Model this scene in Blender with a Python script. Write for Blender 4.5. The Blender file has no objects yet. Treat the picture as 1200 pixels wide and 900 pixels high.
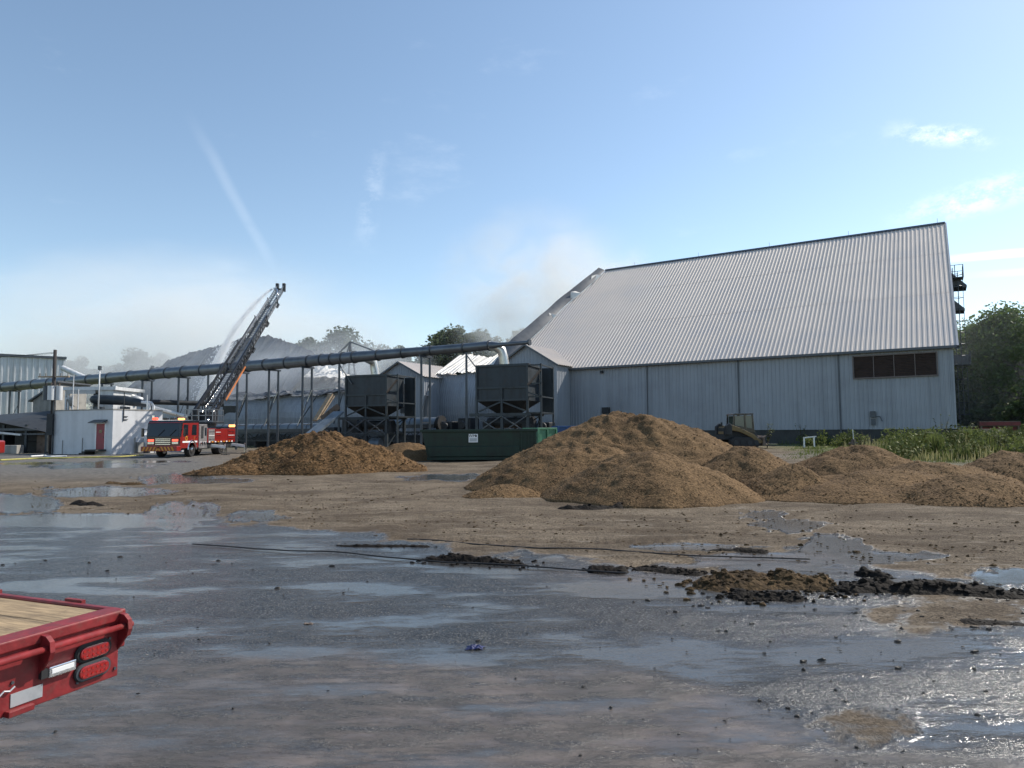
import bpy, bmesh, math, random
import numpy as np
from mathutils import Vector, Matrix
R = math.radians
scene = bpy.context.scene
C = scene.collection

# ------------------------------------------------------------------ camera
F_PX, HOR, RHO, CAM_H = 800.0, 504.0, 0.007, 1.75          # focal length in 1200-px units, horizon row, roll, eye height
PITCH = math.atan((HOR - 450.0) / F_PX)
_f = Vector((0, math.cos(PITCH), math.sin(PITCH)))
_u0 = Vector((0, -math.sin(PITCH), math.cos(PITCH)))
_r0 = Vector((1, 0, 0))
_r = math.cos(RHO) * _r0 - math.sin(RHO) * _u0
_u = math.sin(RHO) * _r0 + math.cos(RHO) * _u0
CAM = Vector((0, 0, CAM_H))
cd = bpy.data.cameras.new('camera')
cam = bpy.data.objects.new('camera', cd); C.objects.link(cam)
cd.sensor_fit = 'HORIZONTAL'; cd.sensor_width = 36.0; cd.lens = F_PX / 1200.0 * 36.0
cd.clip_start = 0.05; cd.clip_end = 9000
cam.matrix_world = Matrix(((_r.x, _u.x, -_f.x, CAM.x), (_r.y, _u.y, -_f.y, CAM.y), (_r.z, _u.z, -_f.z, CAM.z), (0, 0, 0, 1)))
scene.camera = cam

def ray(px, py):
    return (_f + _r * ((px - 600.0) / F_PX) + _u * ((450.0 - py) / F_PX)).normalized()
def P(px, py, Y):                      # point seen at a pixel of the survey photo, at distance Y in front
    d = ray(px, py); return CAM + d * (Y / d.y)
def G(px, py, z=0.0):                  # where that sight line meets the ground
    d = ray(px, py); return CAM + d * ((z - CAM_H) / d.z)

# ------------------------------------------------------------------ light
SUN_AZ, SUN_EL = R(61), R(43)          # azimuth to the right of the view direction
S = Vector((math.sin(SUN_AZ) * math.cos(SUN_EL), math.cos(SUN_AZ) * math.cos(SUN_EL), math.sin(SUN_EL)))
sl = bpy.data.lights.new('sun', 'SUN'); sl.energy = 4.6; sl.angle = R(0.6); sl.color = (1.0, 0.93, 0.82)
so = bpy.data.objects.new('sun', sl); C.objects.link(so)
so.rotation_euler = (-S).to_track_quat('-Z', 'Y').to_euler(); so.location = (60, 40, 60)

w = bpy.data.worlds.new('World'); scene.world = w; w.use_nodes = True
nt = w.node_tree; nt.nodes.clear()
wo = nt.nodes.new('ShaderNodeOutputWorld'); bg = nt.nodes.new('ShaderNodeBackground'); sky = nt.nodes.new('ShaderNodeTexSky')
sky.sky_type = 'NISHITA'; sky.sun_disc = False; sky.sun_elevation = SUN_EL; sky.sun_rotation = SUN_AZ
sky.altitude = 0; sky.air_density = 1.0; sky.dust_density = 0.32; sky.ozone_density = 0.8
bg.inputs[1].default_value = 0.14

def wn(t, **k):
    n = nt.nodes.new(t)
    for a, b in k.items(): setattr(n, a, b)
    return n
def wmath(op, a, b=None, c=None):
    n = wn('ShaderNodeMath', operation=op)
    for i, v in enumerate((a, b, c)):
        if v is None: continue
        if isinstance(v, (int, float)): n.inputs[i].default_value = v
        else: nt.links.new(v, n.inputs[i])
    return n.outputs[0]
tc = wn('ShaderNodeTexCoord')
DIR = tc.outputs['Generated']
def wdot(v):
    n = wn('ShaderNodeVectorMath', operation='DOT_PRODUCT'); nt.links.new(DIR, n.inputs[0]); n.inputs[1].default_value = v; return n.outputs['Value']
def wnoise(scale, detail=6, rough=.6, sc=(1, 1, 1)):
    m = wn('ShaderNodeMapping'); m.inputs['Scale'].default_value = sc; nt.links.new(DIR, m.inputs[0])
    n = wn('ShaderNodeTexNoise'); n.inputs['Scale'].default_value = scale; n.inputs['Detail'].default_value = detail; n.inputs['Roughness'].default_value = rough
    nt.links.new(m.outputs[0], n.inputs['Vector']); return n.outputs[0]
def wramp(v, a, b):                     # smooth 0..1 between a and b
    n = wn('ShaderNodeMapRange', interpolation_type='SMOOTHSTEP'); nt.links.new(v, n.inputs[0])
    n.inputs[1].default_value = a; n.inputs[2].default_value = b; return n.outputs[0]
nz_f = wnoise(30, 9, .72, (1, 1, 1.6)); nz_c = wnoise(9, 5, .6)
wob = wmath('MULTIPLY', wmath('SUBTRACT', nz_c, .5), .02)
def contrail(p0, p1, width, soft, gain, ragged):
    a, b = ray(*p0), ray(*p1); nrm = a.cross(b).normalized(); t = (b - a).normalized()
    dist = wmath('ABSOLUTE', wmath('ADD', wdot(nrm), wmath('MULTIPLY', wob, ragged)))
    across = wramp(dist, width, width * soft)
    al = wdot(t); m = a.dot(t); L = b.dot(t) - m
    ends = wmath('MULTIPLY', wramp(al, m - .02, m + .05 + L * .15), wramp(al, m + L + .02, m + L - L * .2))
    tex = wramp(nz_f, .40, .64) if ragged > .5 else wramp(nz_f, .1, .5)
    return wmath('MULTIPLY', wmath('MULTIPLY', across, ends), wmath('MULTIPLY', tex, gain))
mask = contrail((225, 140), (318, 310), .011, .05, .075, .5)
for c in (contrail((446, 165), (428, 280), .020, .1, .11, 1.0),
          contrail((1085, 306), (1330, 284), .0066, .3, .62, .15),
          contrail((1125, 324), (1330, 308), .006, .3, .24, .3),
          contrail((1045, 262), (1290, 185), .026, .05, .46, 1.6),
          contrail((1040, 155), (1150, 163), .018, .02, .62, 1.6)):
    mask = wmath('ADD', mask, c)
cirr = wmath('MULTIPLY', wramp(wnoise(4.5, 9, .62, (1, 1, 2.6)), .58, .82), .13)
mask = wmath('MINIMUM', wmath('ADD', mask, cirr), 1.0)
add = wn('ShaderNodeMixRGB'); add.blend_type = 'MIX'
hs = wn('ShaderNodeHueSaturation'); hs.inputs['Hue'].default_value = .494; hs.inputs['Saturation'].default_value = .97; hs.inputs['Value'].default_value = 1.06; nt.links.new(sky.outputs[0], hs.inputs['Color'])
nt.links.new(mask, add.inputs[0]); nt.links.new(hs.outputs[0], add.inputs[1]); add.inputs[2].default_value = (9.2, 9.6, 9.9, 1)
nt.links.new(add.outputs[0], bg.inputs[0]); nt.links.new(bg.outputs[0], wo.inputs[0])

vs = scene.view_settings
vs.view_transform = 'Standard'; vs.look = 'None'; vs.exposure = 0.25; vs.gamma = 1.0; vs.use_curve_mapping = False
scene.render.engine = 'CYCLES'
cy = scene.cycles
cy.use_denoising = True; cy.max_bounces = 6; cy.diffuse_bounces = 3; cy.glossy_bounces = 3; cy.transmission_bounces = 4
cy.volume_bounces = 3; cy.volume_step_rate = 1.6; cy.volume_max_steps = 96; cy.transparent_max_bounces = 12
cy.sample_clamp_indirect = 6.0

# ------------------------------------------------------------------ noise (numpy)
_rng = np.random.default_rng(7)
_perm = _rng.random((512, 512))
def vnoise(x, y):
    xi = np.floor(x).astype(int); yi = np.floor(y).astype(int); fx = x - xi; fy = y - yi
    fx = fx * fx * (3 - 2 * fx); fy = fy * fy * (3 - 2 * fy)
    a = _perm[xi % 512, yi % 512]; b = _perm[(xi + 1) % 512, yi % 512]; c = _perm[xi % 512, (yi + 1) % 512]; d = _perm[(xi + 1) % 512, (yi + 1) % 512]
    return (a + (b - a) * fx) * (1 - fy) + (c + (d - c) * fx) * fy
def fbm(x, y, oct=5, gain=.5, lac=2.03):
    x = np.asarray(x, float); y = np.asarray(y, float)
    s = np.zeros(np.broadcast(x, y).shape); a = 1.0; t = 0
    for i in range(oct):
        s = s + a * (vnoise(x + 17.3 * i, y + 9.1 * i) - .5) * 2; t += a; a *= gain; x = x * lac; y = y * lac
    return s / t
def sstep(a, b, v):
    t = np.clip((v - a) / (b - a), 0, 1); return t * t * (3 - 2 * t)

# ------------------------------------------------------------------ materials
def mat(name, col, rough=.6, metal=0., var=.25, vscale=3., bump=0., bscale=30., coat=0., spec=.5, streak=0., col2=None, emit=None, estr=0., alpha=None, trans=0., rvar=.12, coord='Object', grit=0., mscale=None):
    m = bpy.data.materials.new(name); m.use_nodes = True
    t = m.node_tree; N = t.nodes; L = t.links
    b = N['Principled BSDF']
    b.inputs['Metallic'].default_value = metal; b.inputs['Coat Weight'].default_value = coat; b.inputs['Coat Roughness'].default_value = .1
    b.inputs['Specular IOR Level'].default_value = spec; b.inputs['Transmission Weight'].default_value = trans
    if emit: b.inputs['Emission Color'].default_value = (*emit, 1); b.inputs['Emission Strength'].default_value = estr
    tc = N.new('ShaderNodeTexCoord'); mp = N.new('ShaderNodeMapping'); L.new(tc.outputs[coord], mp.inputs[0])
    if mscale: mp.inputs['Scale'].default_value = mscale
    n1 = N.new('ShaderNodeTexNoise'); n1.inputs['Scale'].default_value = vscale; n1.inputs['Detail'].default_value = 7; n1.inputs['Roughness'].default_value = .65
    L.new(mp.outputs[0], n1.inputs['Vector'])
    cr = N.new('ShaderNodeValToRGB'); c2 = col2 or tuple(max(0, c * (1 - 1.6 * var)) for c in col); hi = tuple(min(1, c * (1 + .55 * var)) for c in col)
    cr.color_ramp.elements[0].position = .28; cr.color_ramp.elements[0].color = (*c2, 1)
    cr.color_ramp.elements[1].position = .72; cr.color_ramp.elements[1].color = (*hi, 1)
    e = cr.color_ramp.elements.new(.5); e.color = (*col, 1)
    L.new(n1.outputs[0], cr.inputs[0]); out = cr.outputs[0]
    if streak:
        mp2 = N.new('ShaderNodeMapping'); mp2.inputs['Scale'].default_value = (1, 1, .06); L.new(tc.outputs[coord], mp2.inputs[0])
        n3 = N.new('ShaderNodeTexNoise'); n3.inputs['Scale'].default_value = 2.2; n3.inputs['Detail'].default_value = 6; L.new(mp2.outputs[0], n3.inputs['Vector'])
        r3 = N.new('ShaderNodeMapRange'); r3.inputs[1].default_value = .45; r3.inputs[2].default_value = .75; r3.inputs[3].default_value = 1; r3.inputs[4].default_value = 1 - streak
        L.new(n3.outputs[0], r3.inputs[0])
        mx = N.new('ShaderNodeMixRGB'); mx.blend_type = 'MULTIPLY'; mx.inputs[0].default_value = 1; L.new(out, mx.inputs[1]); L.new(r3.outputs[0], mx.inputs[2]); out = mx.outputs[0]
    if grit:
        n5 = N.new('ShaderNodeTexNoise'); n5.inputs['Scale'].default_value = bscale * .7; n5.inputs['Detail'].default_value = 5; L.new(mp.outputs[0], n5.inputs['Vector'])
        r5 = N.new('ShaderNodeMapRange'); r5.inputs[1].default_value = .35; r5.inputs[2].default_value = .68; r5.inputs[3].default_value = 1 - grit; r5.inputs[4].default_value = 1 + grit * .5
        L.new(n5.outputs[0], r5.inputs[0])
        mx = N.new('ShaderNodeMixRGB'); mx.blend_type = 'MULTIPLY'; mx.inputs[0].default_value = 1; L.new(out, mx.inputs[1]); L.new(r5.outputs[0], mx.inputs[2]); out = mx.outputs[0]
    L.new(out, b.inputs['Base Color'])
    rr = N.new('ShaderNodeMapRange'); rr.inputs[3].default_value = max(.02, rough - rvar); rr.inputs[4].default_value = min(1, rough + rvar)
    L.new(n1.outputs[0], rr.inputs[0]); L.new(rr.outputs[0], b.inputs['Roughness'])
    if bump:
        n2 = N.new('ShaderNodeTexNoise'); n2.inputs['Scale'].default_value = bscale; n2.inputs['Detail'].default_value = 6; L.new(mp.outputs[0], n2.inputs['Vector'])
        bp = N.new('ShaderNodeBump'); bp.inputs['Strength'].default_value = min(1, bump); bp.inputs['Distance'].default_value = .02 * max(1, bump); L.new(n2.outputs[0], bp.inputs['Height']); L.new(bp.outputs[0], b.inputs['Normal'])
    if alpha is not None: b.inputs['Alpha'].default_value = alpha
    return m

M = {}
M['siding'] = mat('siding_bluegrey', (.315, .338, .372), .55, .1, .12, .3, streak=.18, bump=.06, bscale=3)
M['siding_pale'] = mat('siding_pale', (.62, .63, .64), .5, .1, .12, .4, streak=.3)
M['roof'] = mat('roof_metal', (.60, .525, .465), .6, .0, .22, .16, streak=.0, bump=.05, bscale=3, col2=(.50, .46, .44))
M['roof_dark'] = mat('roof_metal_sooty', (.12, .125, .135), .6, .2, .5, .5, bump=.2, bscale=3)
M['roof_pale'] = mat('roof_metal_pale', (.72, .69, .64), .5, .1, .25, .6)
M['trim'] = mat('trim_dark', (.10, .11, .125), .5, .2, .2, 2)
M['concrete'] = mat('concrete', (.30, .29, .27), .85, 0, .25, 1.2, bump=.2, bscale=25, streak=.3)
M['concrete_dark'] = mat('concrete_shade', (.055, .055, .053), .85, 0, .3, 1.2, bump=.2, bscale=25)  # darker copy of concrete: footing shade put into the colour
M['louver'] = mat('louver_brown', (.055, .036, .032), .6, 0, .3, 3)
M['louver_frame'] = mat('louver_frame', (.16, .13, .12), .6, 0, .2, 3)
M['steel'] = mat('steel_grey', (.085, .097, .112), .45, .55, .3, 1.5, streak=.2)
M['duct'] = mat('duct_galvanised', (.13, .145, .165), .38, .55, .25, .8, streak=.0, bump=.05, bscale=5)
M['duct_bright'] = mat('duct_bright', (.62, .60, .56), .3, .7, .2, .8)
M['bin'] = mat('bin_paint', (.030, .040, .050), .5, .2, .35, 1.0, streak=.35, bump=.05, bscale=8)
M['bin_frame'] = mat('bin_frame', (.040, .050, .058), .5, .3, .4, 1.5)
M['rusty'] = mat('rusty_steel', (.16, .12, .095), .75, .2, .5, 2.5, bump=.2, bscale=20)
M['black'] = mat('black_rubber', (.018, .018, .02), .7, 0, .3, 4)
M['dark'] = mat('dark_machine', (.03, .033, .037), .6, .2, .4, 2)
M['conveyor'] = mat('conveyor_cover', (.17, .205, .24), .42, .45, .25, .8, streak=.25)
M['green'] = mat('dumpster_green', (.006, .026, .016), .5, .05, .45, 1.2, streak=.4, bump=.08, bscale=6)
M['green_pale'] = mat('bin_green', (.06, .20, .11), .5, .05, .3, 1.2, streak=.3)
M['blue'] = mat('bin_blue', (.02, .07, .20), .5, .05, .3, 1.2, streak=.2)
M['white_paint'] = mat('white_paint', (.60, .61, .63), .7, 0, .07, 1.0, streak=.12, bump=.12, bscale=12)
M['white'] = mat('white_gloss', (.78, .78, .78), .4, 0, .05, 2)
M['red_door'] = mat('door_red', (.26, .03, .05), .5, 0, .2, 2)
M['wood'] = mat('weathered_wood', (.33, .25, .17), .8, 0, .35, 3, bump=.2, bscale=25)
M['pole'] = mat('pole_wood', (.035, .03, .03), .85, 0, .3, 3)
M['fire_red'] = mat('fire_red', (.24, .014, .011), .3, 0, .15, 1.5, coat=.5)
M['fire_dark'] = mat('cab_black', (.012, .012, .016), .28, 0, .2, 2, coat=.5)
M['glass'] = mat('dark_glass', (.012, .016, .02), .06, 0, .1, 2, spec=.7)
M['glass_clear'] = mat('cab_glass', (.10, .13, .12), .08, 0, .1, 2, spec=.6)
M['chrome'] = mat('chrome', (.75, .75, .76), .16, 1., .08, 3)
M['alu'] = mat('ladder_aluminium', (.30, .31, .33), .42, .8, .3, 3)
M['alu_dark'] = mat('ladder_dark', (.045, .048, .055), .5, .5, .3, 3)
M['orange'] = mat('hose_orange', (.60, .20, .06), .5, 0, .2, 3)
M['amber'] = mat('amber_chevron', (.62, .27, .03), .4, 0, .1, 3)
M['grey_panel'] = mat('pump_panel', (.33, .31, .31), .4, .5, .25, 3)
M['lamp_red'] = mat('lamp_red', (.7, .05, .03), .3, emit=(1, .10, .05), estr=2.0)
M['lamp_amber'] = mat('lamp_amber', (.8, .3, .08), .3, emit=(1, .35, .10), estr=3.0)
M['cat'] = mat('machine_yellow', (.15, .10, .035), .5, .0, .3, 3)
M['trailer_red'] = mat('trailer_red', (.225, .015, .018), .5, 0, .12, 3.0, coat=.0, bump=.10, bscale=34, grit=.25, streak=.3, rvar=.25)
M['deck_wood'] = mat('deck_pine', (.33, .235, .135), .8, 0, .5, 2.2, bump=.35, bscale=9, mscale=(9, .8, 9), grit=.35)
M['lens'] = mat('lamp_lens', (.26, .007, .007), .12, 0, .15, 8, coat=.8)
M['lens_spot'] = mat('lamp_reflector', (.36, .012, .010), .2, 0, .1, 8)
M['tape'] = mat('reflective_plate', (.40, .41, .43), .4, .3, .15, 12)
M['bark'] = mat('bark', (.07, .055, .045), .9, 0, .3, 4, bump=.3, bscale=12)
M['leaf'] = mat('leaf_green', (.095, .135, .055), .65, 0, .45, .35, col2=(.045, .07, .03), spec=.2)
M['leaf_far'] = mat('leaf_far', (.060, .078, .050), .7, 0, .4, .2, spec=.2)
M['weed'] = mat('weed_green', (.10, .12, .042), .7, 0, .45, .9, col2=(.065, .085, .03), spec=.2)
M['weed_dry'] = mat('weed_straw', (.34, .30, .14), .7, 0, .3, 1.5)
M['mulch'] = mat('mulch', (.165, .104, .054), .95, 0, .4, .6, bump=1.8, bscale=26, grit=.5, spec=.1, col2=(.105, .065, .035))
M['mulch_dark'] = mat('mulch_wet', (.135, .078, .036), .9, 0, .5, .8, bump=2., bscale=14, grit=.55, spec=.12, col2=(.045, .026, .013))
M['chip'] = mat('wood_chip', (.190, .122, .066), .9, 0, .4, 9, spec=.1, col2=(.10, .062, .032))
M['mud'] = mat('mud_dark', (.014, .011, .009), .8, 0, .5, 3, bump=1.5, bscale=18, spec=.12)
M['mud_brown'] = mat('mud_brown', (.085, .055, .028), .85, 0, .5, 2.5, bump=1.8, bscale=24, grit=.5, col2=(.022, .015, .010), spec=.1)
M['stone'] = mat('pebble', (.035, .030, .026), .55, 0, .6, 6, col2=(.010, .009, .008), spec=.25)
M['hose'] = mat('fire_hose', (.34, .31, .08), .7, 0, .2, 4)
M['blue_rag'] = mat('blue_rag', (.012, .022, .10), .6, 0, .4, 20)
M['ash'] = mat('ash_heap', (.20, .20, .20), .95, 0, .45, .25, bump=.8, bscale=3, grit=.3)

def dirty(m, col, scale=11., lo=.55, hi=.68, f=.7, fine=70.):
    t = m.node_tree; N = t.nodes; L = t.links; b = N['Principled BSDF']; src = b.inputs['Base Color'].links[0].from_socket
    tc = N.new('ShaderNodeTexCoord')
    def nz(s, a, c, o):
        n = N.new('ShaderNodeTexNoise'); n.inputs['Scale'].default_value = s; n.inputs['Detail'].default_value = 8; n.inputs['Roughness'].default_value = .7; L.new(tc.outputs['Object'], n.inputs['Vector'])
        r = N.new('ShaderNodeMapRange'); r.inputs[1].default_value = a; r.inputs[2].default_value = c; r.inputs[4].default_value = o; L.new(n.outputs[0], r.inputs[0]); return r.outputs[0]
    mx = N.new('ShaderNodeMath'); mx.operation = 'MAXIMUM'; L.new(nz(scale, lo, hi, f * .7), mx.inputs[0]); L.new(nz(fine, .64, .70, f), mx.inputs[1])
    c = N.new('ShaderNodeMixRGB'); L.new(mx.outputs[0], c.inputs[0]); L.new(src, c.inputs[1]); c.inputs[2].default_value = (*col, 1); L.new(c.outputs[0], b.inputs['Base Color'])
    rs = b.inputs['Roughness'].links[0].from_socket; ad = N.new('ShaderNodeMath'); ad.operation = 'ADD'; ad.use_clamp = True; L.new(rs, ad.inputs[0]); m5 = N.new('ShaderNodeMath'); m5.operation = 'MULTIPLY'; m5.inputs[1].default_value = .5; L.new(mx.outputs[0], m5.inputs[0]); L.new(m5.outputs[0], ad.inputs[1]); L.new(ad.outputs[0], b.inputs['Roughness'])
dirty(M['trailer_red'], (.10, .075, .058), 9, .52, .70, .65, 60.); dirty(M['deck_wood'], (.10, .075, .055), 5, .52, .66, .8, 40.); dirty(M['fire_red'], (.12, .07, .05), 3, .58, .75, .5, 12.)
dirty(M['green'], (.06, .05, .035), 2.2, .56, .72, .55, 9.); dirty(M['bin'], (.085, .06, .042), 1.6, .55, .72, .6, 8.); dirty(M['duct'], (.10, .085, .07), .9, .55, .72, .5, 6.); dirty(M['white_paint'], (.33, .31, .28), .9, .58, .74, .5, 6.); dirty(M['siding'], (.28, .275, .265), .22, .52, .68, .3, 5.)
def translucent(m, f, col):
    t = m.node_tree; tr_ = t.nodes.new('ShaderNodeBsdfTranslucent'); mx = t.nodes.new('ShaderNodeMixShader'); mx.inputs[0].default_value = f
    tr_.inputs[0].default_value = (*col, 1); b = t.nodes['Principled BSDF']
    t.links.new(b.outputs[0], mx.inputs[1]); t.links.new(tr_.outputs[0], mx.inputs[2]); t.links.new(mx.outputs[0], t.nodes['Material Output'].inputs[0])
translucent(M['leaf'], .35, (.11, .17, .05)); translucent(M['leaf_far'], .3, (.10, .14, .06)); translucent(M['weed'], .35, (.14, .17, .05)); translucent(M['weed_dry'], .3, (.4, .36, .18))
def vol_mat(name, density, col, scale, lo, hi, aniso=.0, base=0.0, fall=(0.35, 1.0), zfade=None):
    m = bpy.data.materials.new(name); m.use_nodes = True; t = m.node_tree; N = t.nodes; L = t.links; N.clear()
    o = N.new('ShaderNodeOutputMaterial'); v = N.new('ShaderNodeVolumePrincipled')
    v.inputs['Color'].default_value = (*col, 1); v.inputs['Anisotropy'].default_value = aniso
    tc = N.new('ShaderNodeTexCoord'); gd = N.new('ShaderNodeVectorMath'); gd.operation = 'LENGTH'; L.new(tc.outputs['Object'], gd.inputs[0])
    nz = N.new('ShaderNodeTexNoise'); nz.inputs['Scale'].default_value = scale; nz.inputs['Detail'].default_value = 4; nz.inputs['Roughness'].default_value = .55; nz.inputs['Distortion'].default_value = .6
    L.new(tc.outputs['Object'], nz.inputs['Vector'])
    r1 = N.new('ShaderNodeMapRange'); r1.interpolation_type = 'SMOOTHSTEP'; r1.inputs[1].default_value = lo; r1.inputs[2].default_value = hi; r1.inputs[3].default_value = base; L.new(nz.outputs[0], r1.inputs[0])
    r2 = N.new('ShaderNodeMapRange'); r2.interpolation_type = 'SMOOTHSTEP'; r2.inputs[1].default_value = fall[1]; r2.inputs[2].default_value = fall[0]; L.new(gd.outputs['Value'], r2.inputs[0])
    mu = N.new('ShaderNodeMath'); mu.operation = 'MULTIPLY'; L.new(r1.outputs[0], mu.inputs[0]); L.new(r2.outputs[0], mu.inputs[1])
    m2 = N.new('ShaderNodeMath'); m2.operation = 'MULTIPLY'; L.new(mu.outputs[0], m2.inputs[0]); m2.inputs[1].default_value = density
    L.new(m2.outputs[0], v.inputs['Density']); L.new(v.outputs[0], o.inputs['Volume'])
    return m

# ------------------------------------------------------------------ mesh helpers
def link(o, parent=None):
    C.objects.link(o)
    if parent is not None: o.parent = parent
    return o
def wm(o):
    m = o.matrix_basis.copy()
    while o.parent is not None: o = o.parent; m = o.matrix_basis @ m
    return m
def tag(o, label=None, cat=None, group=None, kind=None):
    if label: o['label'] = label
    if cat: o['category'] = cat
    if group: o['group'] = group
    if kind: o['kind'] = kind
    return o
def thing(name, label, cat, loc=(0, 0, 0), rz=0., group=None):
    o = bpy.data.objects.new(name, None); o.empty_display_size = .3
    o.location = loc; o.rotation_euler = (0, 0, rz); link(o); return tag(o, label, cat, group)

class MB:
    def __init__(s): s.v = []; s.f = []
    def add(s, vs, fs):
        k = len(s.v); s.v += [tuple(v) for v in vs]; s.f += [tuple(i + k for i in f) for f in fs]; return s
    def box(s, c, d, rot=None):
        x, y, z = (d[0] / 2, d[1] / 2, d[2] / 2)
        vs = [Vector((sx * x, sy * y, sz * z)) for sz in (-1, 1) for sy in (-1, 1) for sx in (-1, 1)]
        if rot is not None: vs = [rot @ v for v in vs]
        c = Vector(c)
        return s.add([v + c for v in vs], [(0, 2, 3, 1), (4, 5, 7, 6), (0, 1, 5, 4), (2, 6, 7, 3), (1, 3, 7, 5), (0, 4, 6, 2)])
    def bb(s, x0, x1, y0, y1, z0, z1): return s.box(((x0 + x1) / 2, (y0 + y1) / 2, (z0 + z1) / 2), (x1 - x0, y1 - y0, z1 - z0))
    def bar(s, a, b, w, h=None):
        a = Vector(a); b = Vector(b); h = h or w; d = (b - a); q = d.to_track_quat('Z', 'Y').to_matrix()
        return s.box((a + b) / 2, (w, h, d.length), q)
    def tube(s, pts, r, n=8, cap=True, rs=None):
        pts = [Vector(p) for p in pts]; k = len(pts); rings = []
        up = None
        for i, p in enumerate(pts):
            t = (pts[min(i + 1, k - 1)] - pts[max(i - 1, 0)]).normalized()
            if up is None: up = Vector((0, 0, 1)) if abs(t.z) < .9 else Vector((1, 0, 0))
            x = t.cross(up).normalized(); up2 = x.cross(t).normalized(); up = up2
            rr = rs[i] if rs else r
            rings.append([p + (x * math.cos(2 * math.pi * j / n) + up2 * math.sin(2 * math.pi * j / n)) * rr for j in range(n)])
        vs = [v for g in rings for v in g]; fs = []
        for i in range(k - 1):
            for j in range(n): fs.append((i * n + j, i * n + (j + 1) % n, (i + 1) * n + (j + 1) % n, (i + 1) * n + j))
        if cap: fs.append(tuple(range(n - 1, -1, -1))); fs.append(tuple((k - 1) * n + j for j in range(n)))
        return s.add(vs, fs)
    def prism(s, poly, a, b):              # poly: 2D -> extruded between frames a(p) and b(p)
        k = len(poly); vs = [a(p) for p in poly] + [b(p) for p in poly]
        fs = [tuple(range(k - 1, -1, -1)), tuple(range(k, 2 * k))] + [(i, (i + 1) % k, k + (i + 1) % k, k + i) for i in range(k)]
        return s.add(vs, fs)
    def grid(s, fn, us, vs_, flip=False):
        nu, nv = len(us), len(vs_); v = [fn(a, b) for b in vs_ for a in us]; f = []
        for j in range(nv - 1):
            for i in range(nu - 1):
                q = (j * nu + i, j * nu + i + 1, (j + 1) * nu + i + 1, (j + 1) * nu + i); f.append(q[::-1] if flip else q)
        return s.add(v, f)
    def build(s, name, m, parent=None, smooth=False, world=False):
        me = bpy.data.meshes.new(name)
        vs = s.v
        if world and parent is not None:
            inv = wm(parent).inverted(); vs = [inv @ Vector(v) for v in vs]
        me.from_pydata([tuple(v) for v in vs], [], s.f); me.materials.append(M[m] if isinstance(m, str) else m)
        bm = bmesh.new(); bm.from_mesh(me); bmesh.ops.recalc_face_normals(bm, faces=bm.faces); bm.to_mesh(me); bm.free()
        if smooth:
            for p in me.polygons: p.use_smooth = True
            if smooth == 'auto':
                try: me.set_sharp_from_angle(angle=R(40))
                except Exception: pass
        o = bpy.data.objects.new(name, me); return link(o, parent)
def npmesh(name, V, Fq, m, parent=None, smooth=True):
    me = bpy.data.meshes.new(name); V = np.asarray(V, float); Fq = np.asarray(Fq, np.int64); k = Fq.shape[1]
    me.vertices.add(len(V)); me.vertices.foreach_set('co', V.ravel())
    me.loops.add(Fq.size); me.loops.foreach_set('vertex_index', Fq.ravel().astype(np.int32))
    me.polygons.add(len(Fq)); me.polygons.foreach_set('loop_start', np.arange(0, Fq.size, k, dtype=np.int32)); me.polygons.foreach_set('loop_total', np.full(len(Fq), k, np.int32))
    me.polygons.foreach_set('use_smooth', np.full(len(Fq), smooth)); me.update(calc_edges=True); me.validate()
    me.materials.append(M[m] if isinstance(m, str) else m)
    return link(bpy.data.objects.new(name, me), parent)
def bevel(o, w=.02, seg=2):
    b = o.modifiers.new('bevel', 'BEVEL'); b.width = w; b.segments = seg; b.limit_method = 'ANGLE'; return o
def rib_profile(u0, u1, pitch, depth, rib=.28):
    out = []; n = max(1, round((u1 - u0) / pitch)); p = (u1 - u0) / n
    for i in range(n):
        a = u0 + i * p
        out += [(a, 0.), (a + p * (1 - rib) - p * .06, 0.), (a + p * (1 - rib) + p * .02, depth), (a + p * .98 - p * .04, depth)]
    out.append((u1, 0.)); return out
def text_mesh(name, body, size, m, parent, mtx, ext=.002):
    cu = bpy.data.curves.new(name, 'FONT'); cu.body = body; cu.size = size; cu.align_x = 'CENTER'; cu.align_y = 'CENTER'; cu.extrude = ext
    o = bpy.data.objects.new(name, cu); C.objects.link(o); bpy.context.view_layer.update()
    me = bpy.data.meshes.new_from_object(o); C.objects.unlink(o); bpy.data.objects.remove(o)
    me.name = name; me.materials.clear(); me.materials.append(M[m]); r = bpy.data.objects.new(name, me); link(r, parent); r.matrix_basis = mtx; return r
# ------------------------------------------------------------------ ground
def gz(x, y):
    return .5 * sstep(20, 40, np.asarray(y, float)) * sstep(-3, 9, np.asarray(x, float) - 0 * np.asarray(y, float))
def gzf(x, y): return float(gz(x, y))

def line_mask(x, y, pts, wd):
    best = np.full(x.shape, 1e9); pts = [G(*p) for p in pts]
    for a, b in zip(pts[:-1], pts[1:]):
        ax, ay = b.x - a.x, b.y - a.y; t = np.clip(((x - a.x) * ax + (y - a.y) * ay) / (ax * ax + ay * ay), 0, 1)
        best = np.minimum(best, np.hypot(x - a.x - ax * t, y - a.y - ay * t))
    return sstep(wd, wd * .45, best + wd * .35 * fbm(x * 2.1, y * 2.1, 3))

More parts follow.
